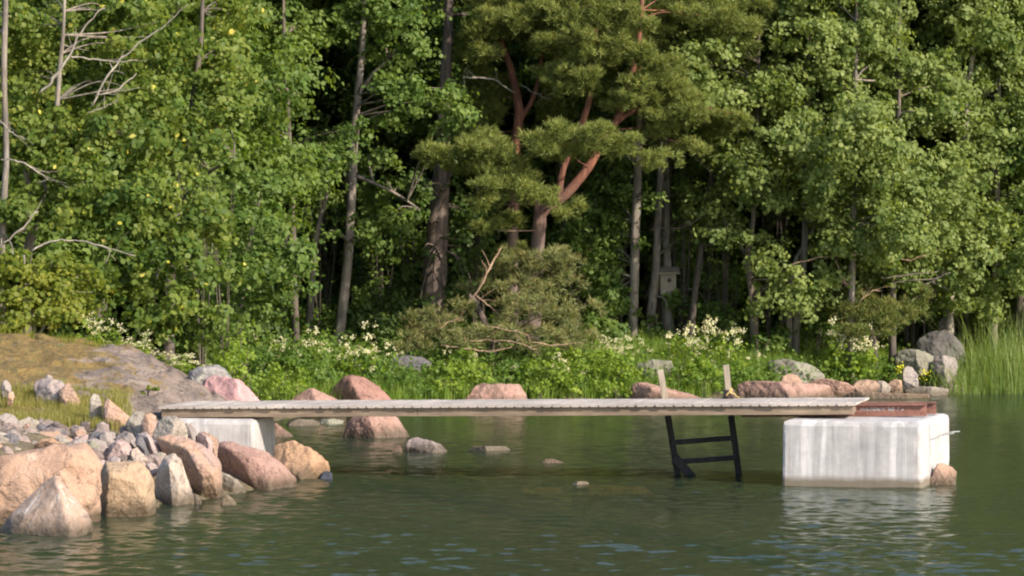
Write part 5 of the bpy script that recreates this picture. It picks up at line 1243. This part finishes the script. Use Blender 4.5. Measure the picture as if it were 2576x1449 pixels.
young('young alder leaves right of the tall grey trunk', [(940, 560, 40, 40, 58.6), (1030, 590, 40, 50, 59.4), (970, 640, 40, 30, 58.6), (940, 740, 40, 40, 58.2), (1000, 830, 40, 30, 57.4), (950, 480, 50, 30, 59)], LM['mid'], **K_)
young('young leafy tree right of the forked pine', [(1440, 590, 50, 40, 58.6), (1510, 570, 50, 50, 58.8), (1500, 500, 60, 40, 59.2), (1560, 520, 34, 40, 59), (1530, 690, 40, 40, 58.4), (1440, 640, 40, 34, 58.6), (1190, 560, 30, 50, 59), (1210, 640, 40, 40, 58.6)], LM['mid'], **K_)
young('young leafy tree between birdhouse and leaning dark trunk', [(1730, 520, 30, 50, 59.4), (1735, 640, 30, 50, 59.4), (1720, 780, 30, 50, 59), (1800, 690, 40, 50, 59.2), (1830, 800, 40, 40, 58.8), (1850, 700, 30, 40, 59)], LM['mid'], **K_)
young('young leafy tree filling the top gap beside the forked pine', [(1720, 120, 70, 60, 59), (1780, 220, 60, 50, 59), (1700, 30, 70, 50, 59.2), (1840, 330, 50, 50, 58.8), (1830, 430, 50, 40, 58.8), (1700, 400, 40, 40, 59.6), (1430, 110, 60, 60, 59.4), (1420, 260, 50, 50, 59.6), (1530, 220, 40, 50, 59.6)], LM['right'], **K_)
young('young leafy tree in the dark hollow left of the alder', [(640, 300, 50, 60, 58.4), (620, 420, 50, 40, 57.4), (560, 480, 50, 40, 50.5), (520, 430, 40, 30, 49.5), (570, 780, 40, 40, 52)], LM['mid'], **K_)
young('young birch closing the gaps behind the right trunks', [(1980, 420, 60, 60, 58.8), (2050, 500, 50, 60, 59), (2120, 560, 60, 60, 59), (2200, 640, 60, 50, 58.8), (2300, 560, 60, 60, 59.4), (2330, 660, 50, 50, 59.4), (1930, 240, 60, 70, 59.4), (2060, 180, 60, 70, 59.2), (2280, 260, 70, 60, 59.6), (2420, 560, 60, 60, 60)], LM['right'], **K_)
shrub('bright green fern bush right of the lichen capped rock', [(590, 935, 50, 50, 46.5), (620, 970, 40, 40, 46.0), (560, 905, 45, 30, 47.0), (600, 890, 50, 30, 47.5)], HB)
shrub('light green weeds between the fern bush and red boulders', [(690, 960, 45, 40, 50.6), (730, 940, 45, 40, 51.2), (690, 990, 36, 22, 50.0), (745, 985, 30, 20, 50.4)], HB)
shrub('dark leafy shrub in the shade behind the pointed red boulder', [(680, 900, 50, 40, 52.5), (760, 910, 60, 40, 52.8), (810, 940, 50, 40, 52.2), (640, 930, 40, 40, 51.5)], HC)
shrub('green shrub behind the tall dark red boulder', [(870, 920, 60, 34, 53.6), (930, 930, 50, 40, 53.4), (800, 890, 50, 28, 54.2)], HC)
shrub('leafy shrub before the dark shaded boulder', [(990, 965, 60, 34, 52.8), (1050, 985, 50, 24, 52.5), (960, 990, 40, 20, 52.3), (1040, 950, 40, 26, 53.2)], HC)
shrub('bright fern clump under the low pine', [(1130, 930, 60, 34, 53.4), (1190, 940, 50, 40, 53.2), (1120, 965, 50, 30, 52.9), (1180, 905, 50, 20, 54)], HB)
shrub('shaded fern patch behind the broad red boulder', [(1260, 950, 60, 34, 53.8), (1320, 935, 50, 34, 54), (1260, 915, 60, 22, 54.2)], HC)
shrub('sunny green shrub right of the broad red boulder', [(1380, 950, 50, 44, 53.6), (1420, 920, 60, 30, 54.2), (1350, 985, 30, 24, 53.2), (1430, 970, 40, 34, 53.6)], HB)
shrub('brightest yellow green shrub mass left of the ladder', [(1490, 920, 60, 34, 54.4), (1550, 935, 55, 44, 54.0), (1500, 965, 50, 34, 53.8), (1560, 985, 34, 22, 53.6)], HB)
shrub('green bush between the two ladder posts', [(1730, 930, 50, 38, 54.8), (1760, 960, 44, 34, 54.4), (1700, 955, 34, 34, 54.6)], HB)
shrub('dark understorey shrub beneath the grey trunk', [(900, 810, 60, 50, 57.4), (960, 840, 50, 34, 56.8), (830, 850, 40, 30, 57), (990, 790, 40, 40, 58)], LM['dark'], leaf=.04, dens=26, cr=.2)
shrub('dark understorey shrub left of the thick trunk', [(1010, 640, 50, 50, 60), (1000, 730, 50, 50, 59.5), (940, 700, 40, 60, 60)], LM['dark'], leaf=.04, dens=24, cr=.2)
shrub('dim green shrub between forked pine and grey trunks', [(1440, 620, 60, 50, 59.5), (1500, 660, 50, 60, 59.5), (1540, 780, 50, 50, 58.5), (1560, 840, 40, 30, 57.5), (1500, 830, 50, 30, 57)], LM['mid'], leaf=.04, dens=26, cr=.2)
shrub('dim shrub behind the birdhouse trunk', [(1740, 800, 50, 50, 60), (1800, 800, 60, 50, 59.5), (1820, 720, 40, 50, 60), (1840, 850, 50, 30, 58)], LM['mid'], leaf=.04, dens=24, cr=.2)
shrub('leafy understorey bush below the right birches', [(1960, 830, 40, 36, 58), (2050, 820, 50, 34, 57.8), (2090, 850, 40, 24, 57.2), (1920, 860, 40, 22, 57)], LM['mid'], leaf=.038, dens=28, cr=.18)
shrub('green bush behind the dark boulder at the wood edge', [(2350, 790, 60, 40, 61), (2440, 790, 60, 40, 60.6), (2500, 760, 50, 50, 61), (2300, 770, 40, 34, 60)], LM['mid'], leaf=.04, dens=28, cr=.2)
shrub('yellow green tuft growing from a bedrock crack above the jetty', [(379, 982, 13, 10, 38.6, .08)], LM['yellowbush'], leaf=.016, dens=260, cr=.06)

def scatter(n, region, seed):
    r_ = np.random.default_rng(seed)
    u = r_.uniform(region[0], region[1], n); y = r_.uniform(region[2], region[3], n)
    x = (u - CX) / F * y
    return x, y, land_z(x, y), r_
def blades(name, spots_, hgt, wd_, mat_, label, cat=None, bend=.35, seed=1, per=9, spread=.06):
    """grass: three-point curved blades in tufts"""
    x, y, z, r_ = spots_
    idx = np.repeat(np.arange(len(x)), per)
    b = np.stack([x, y, z], 1)[idx] + r_.normal(scale=spread, size=(len(idx), 3)) * np.array([1, 1, 0])
    h = hgt * r_.uniform(.5, 1.15, len(idx)); a = r_.uniform(0, 6.28, len(idx)); bd = bend * r_.uniform(.2, 1.2, len(idx)) * h
    d = np.stack([np.cos(a), np.sin(a), 0 * a], 1); s = np.stack([-np.sin(a), np.cos(a), 0 * a], 1) * wd_ / 2
    zz = np.array([0, 0, 1.0])
    m_ = b + d * (bd * .3)[:, None] + zz * (h * .6)[:, None]; t_ = b + d * bd[:, None] + zz * h[:, None]
    q = np.stack([b - s - zz * .03, b + s - zz * .03, m_ + s * .8, m_ - s * .8, m_ - s * .8, m_ + s * .8, t_ + s * .15, t_ - s * .15], 1).reshape(-1, 3)
    tint = np.repeat(np.clip(r_.normal(.5, .25, len(idx)), 0, 1), 2)
    o_ = link(name, np_mesh(name, q, 4, mat_, tint))
    return tag(o_, label, cat, None, 'stuff')
def keep_land(s, lo=.02, hi=9):
    x, y, z, r_ = s; k = (z > lo) & (z < hi); return x[k], y[k], z[k], r_
blades('grass', keep_land(scatter(9500, (1460, 3150, 53.4, 59.5), 2), .13), .42, .011, LM['grass'], 'bright green grass growing along the right shore')
blades('grass', keep_land(scatter(1900, (650, 1800, 50.2, 55.0), 3)), .30, .010, LM['grass'], 'green grass at the foot of the far shore shrubs')
blades('dry_grass', scatter(2600, (-420, 320, 36.0, 38.2), 4), .10, .006, LM['drygrass'], 'short yellow dry grass above the rubble stones', spread=.04)
blades('dry_grass', scatter(700, (-420, 300, 42.2, 45.0), 5), .16, .008, LM['yellowbush'], 'yellow green grass along the crest of the mossy rock')
sx, sy, sz, sr = scatter(2600, (2360, 3150, 56.2, 60.8), 6)
k_ = (sx * 0 + UV(np.stack([sx, sy, sz], 1))[0]) > 2335 + 75 * sr.random(len(sx)) ** .6; sz = np.maximum(sz, -.25)
hk = (sr.random(len(sx)) < .62) | (UV(np.stack([sx, sy, sz], 1))[0] < 2420)
for nm_, sel_, hh_ in (('reeds', k_ & hk, .62), ('reeds', k_ & ~hk & (sx > 7.25 + .8 * sr.random(len(sx))), 1.25)):
    blades(nm_, (sx[sel_], sy[sel_], sz[sel_], sr), hh_ * .9, .012, LM['reed'], 'tall green reeds at the right edge of the bay', per=5, bend=.5, spread=.13)
# leafy ground cover through the shore belt and wood floor
x, y, z, r_ = keep_land(scatter(6800, (560, 3150, 52.5, 61.5), 8), .05)
bl2 = np.stack([x, y, z + r_.uniform(.04, .30, len(x))], 1)
idx = np.repeat(np.arange(len(x)), 12)
C = bl2[idx] + r_.normal(scale=.10, size=(len(idx), 3)); N = r_.normal(scale=.6, size=(len(idx), 3)) + np.array([0, -.3, .8])
tag(link('ground_cover', np_mesh('ground_cover', place_cards(C, N, .033 * r_.uniform(.6, 1.3, len(idx)), LEAF), 6, LM['herb_cool'], np.clip(r_.normal(.5, .25, len(idx)), 0, 1))), 'low leafy herbs covering the shore and the wood floor', None, None, 'stuff')

# meadowsweet: single flowering plants, five mesh variants
def meadow_proto(seed):
    r_ = np.random.default_rng(seed)
    h = .62; stems = MB(); lc, ln_, fc = [], [], []
    for k in range(2):
        e = np.array([r_.normal(scale=.14), r_.normal(scale=.08), h * r_.uniform(.8, 1.1)])
        stems.tube([(0, 0, -.06), tuple(e * [.4, .4, .5]), tuple(e)], [.006, .005, .003], 4, cap=False)
        for q in range(4):
            c = e + r_.normal(scale=.035, size=3) * [1, 1, .8]
            fc.append(c + r_.normal(scale=.017, size=(10, 3)))
        for q in range(5):
            c = e * (.25 + .13 * q) + r_.normal(scale=.05, size=3); lc.append(c + r_.normal(scale=.035, size=(5, 3)))
    fc, lc = np.concatenate(fc), np.concatenate(lc)
    fm = np_mesh('flower_head', place_cards(fc, r_.normal(size=fc.shape) + [0, -.5, .5], .013 * r_.uniform(.6, 1.3, len(fc)), QUAD), 4, LM['flower'], r_.random(len(fc)))
    lm_ = np_mesh('leaves', place_cards(lc, r_.normal(scale=.6, size=lc.shape) + [0, -.3, .8], .03 * r_.uniform(.7, 1.2, len(lc)), LEAF), 6, LM['herb'], r_.random(len(lc)) * .9)
    return stems.mesh('stem', LM['herb_cool']), lm_, fm
mp_ = [meadow_proto(s) for s in (1, 2, 3, 4, 5)]
rf = random.Random(21)
def flowers(n, uvfun, label, group):
    for i in range(n):
        u, v, Y = uvfun()
        p = P(u, v, Y); gz = float(land_z(p.x, Y)); hh = max(.35, min(1.6, (p.z - gz) / .62))
        root = empty('meadowsweet', (p.x, Y, gz), label, 'flower', group)
        root.scale = (min(1.25, max(.8, hh)),) * 2 + (hh,); root.rotation_euler = (0, 0, rf.uniform(0, 6.28))
        a, b_, c = mp_[rf.randrange(5)]
        link('stems', a, root); link('leaves', b_, root); link('blossoms', c, root)
flowers(34, lambda: (lambda t_: (190 + t_ * 290 + rf.uniform(-15, 15), 815 + max(0, t_ - .25) * 130 + rf.uniform(-28, 40) * (1 - .4 * t_), 43.4 + rf.uniform(-.5, .6)))(rf.random()), 'cream meadowsweet flowering along the crest of the mossy rock', 'meadowsweet on the left rock')
flowers(34, lambda: (rf.uniform(660, 970), rf.gauss(888, 22), rf.uniform(52.5, 54)), 'cream meadowsweet flowering below the dark left wood', 'meadowsweet under the left wood')
flowers(12, lambda: (rf.uniform(1500, 1605), rf.gauss(872, 10), rf.uniform(55, 56)), 'cream meadowsweet flowering at the foot of the grey trunks', 'meadowsweet by the grey trunks')
flowers(34, lambda: (min(1960, max(1640, rf.gauss(1780, 70))), rf.gauss(880, 30), rf.uniform(55.4, 57)), 'cream meadowsweet flowering thickly behind the ladder posts', 'meadowsweet behind the ladder')
flowers(15, lambda: (rf.uniform(2080, 2215), rf.gauss(855, 14), rf.uniform(56.4, 57.4)), 'cream meadowsweet flowering below the juniper bush', 'meadowsweet below the juniper')
flowers(6, lambda: (rf.uniform(1120, 1480), rf.gauss(905, 14), rf.uniform(53.2, 54)), 'single cream meadowsweet among ferns under the low pine', 'meadowsweet under the low pine')
# yellow flowers by the standing stone
for (u, v, lb) in ((2264, 926, 'round yellow flowering plant left of the standing stone'), (2325, 938, 'low yellow flowering plant right of the standing stone')):
    p = P(u, v, 56.0); gz = float(land_z(p.x, 56.0)); root = empty('yellow_flower', (p.x, 56.0, gz), lb, 'flower')
    mb = MB(); mb.tube([(0, 0, -.05), (0.01, 0, p.z - gz)], .006, 5, cap=False); link('stem', mb.mesh('stem', LM['herb']), root)
    c = rng.normal(scale=(.045, .045, .045), size=(46, 3)) + [0, 0, p.z - gz]
    link('blossoms', np_mesh('blossoms', place_cards(c, rng.normal(size=c.shape), np.full(46, .014), QUAD), 4, LM['yellowflower'], rng.random(46)), root)
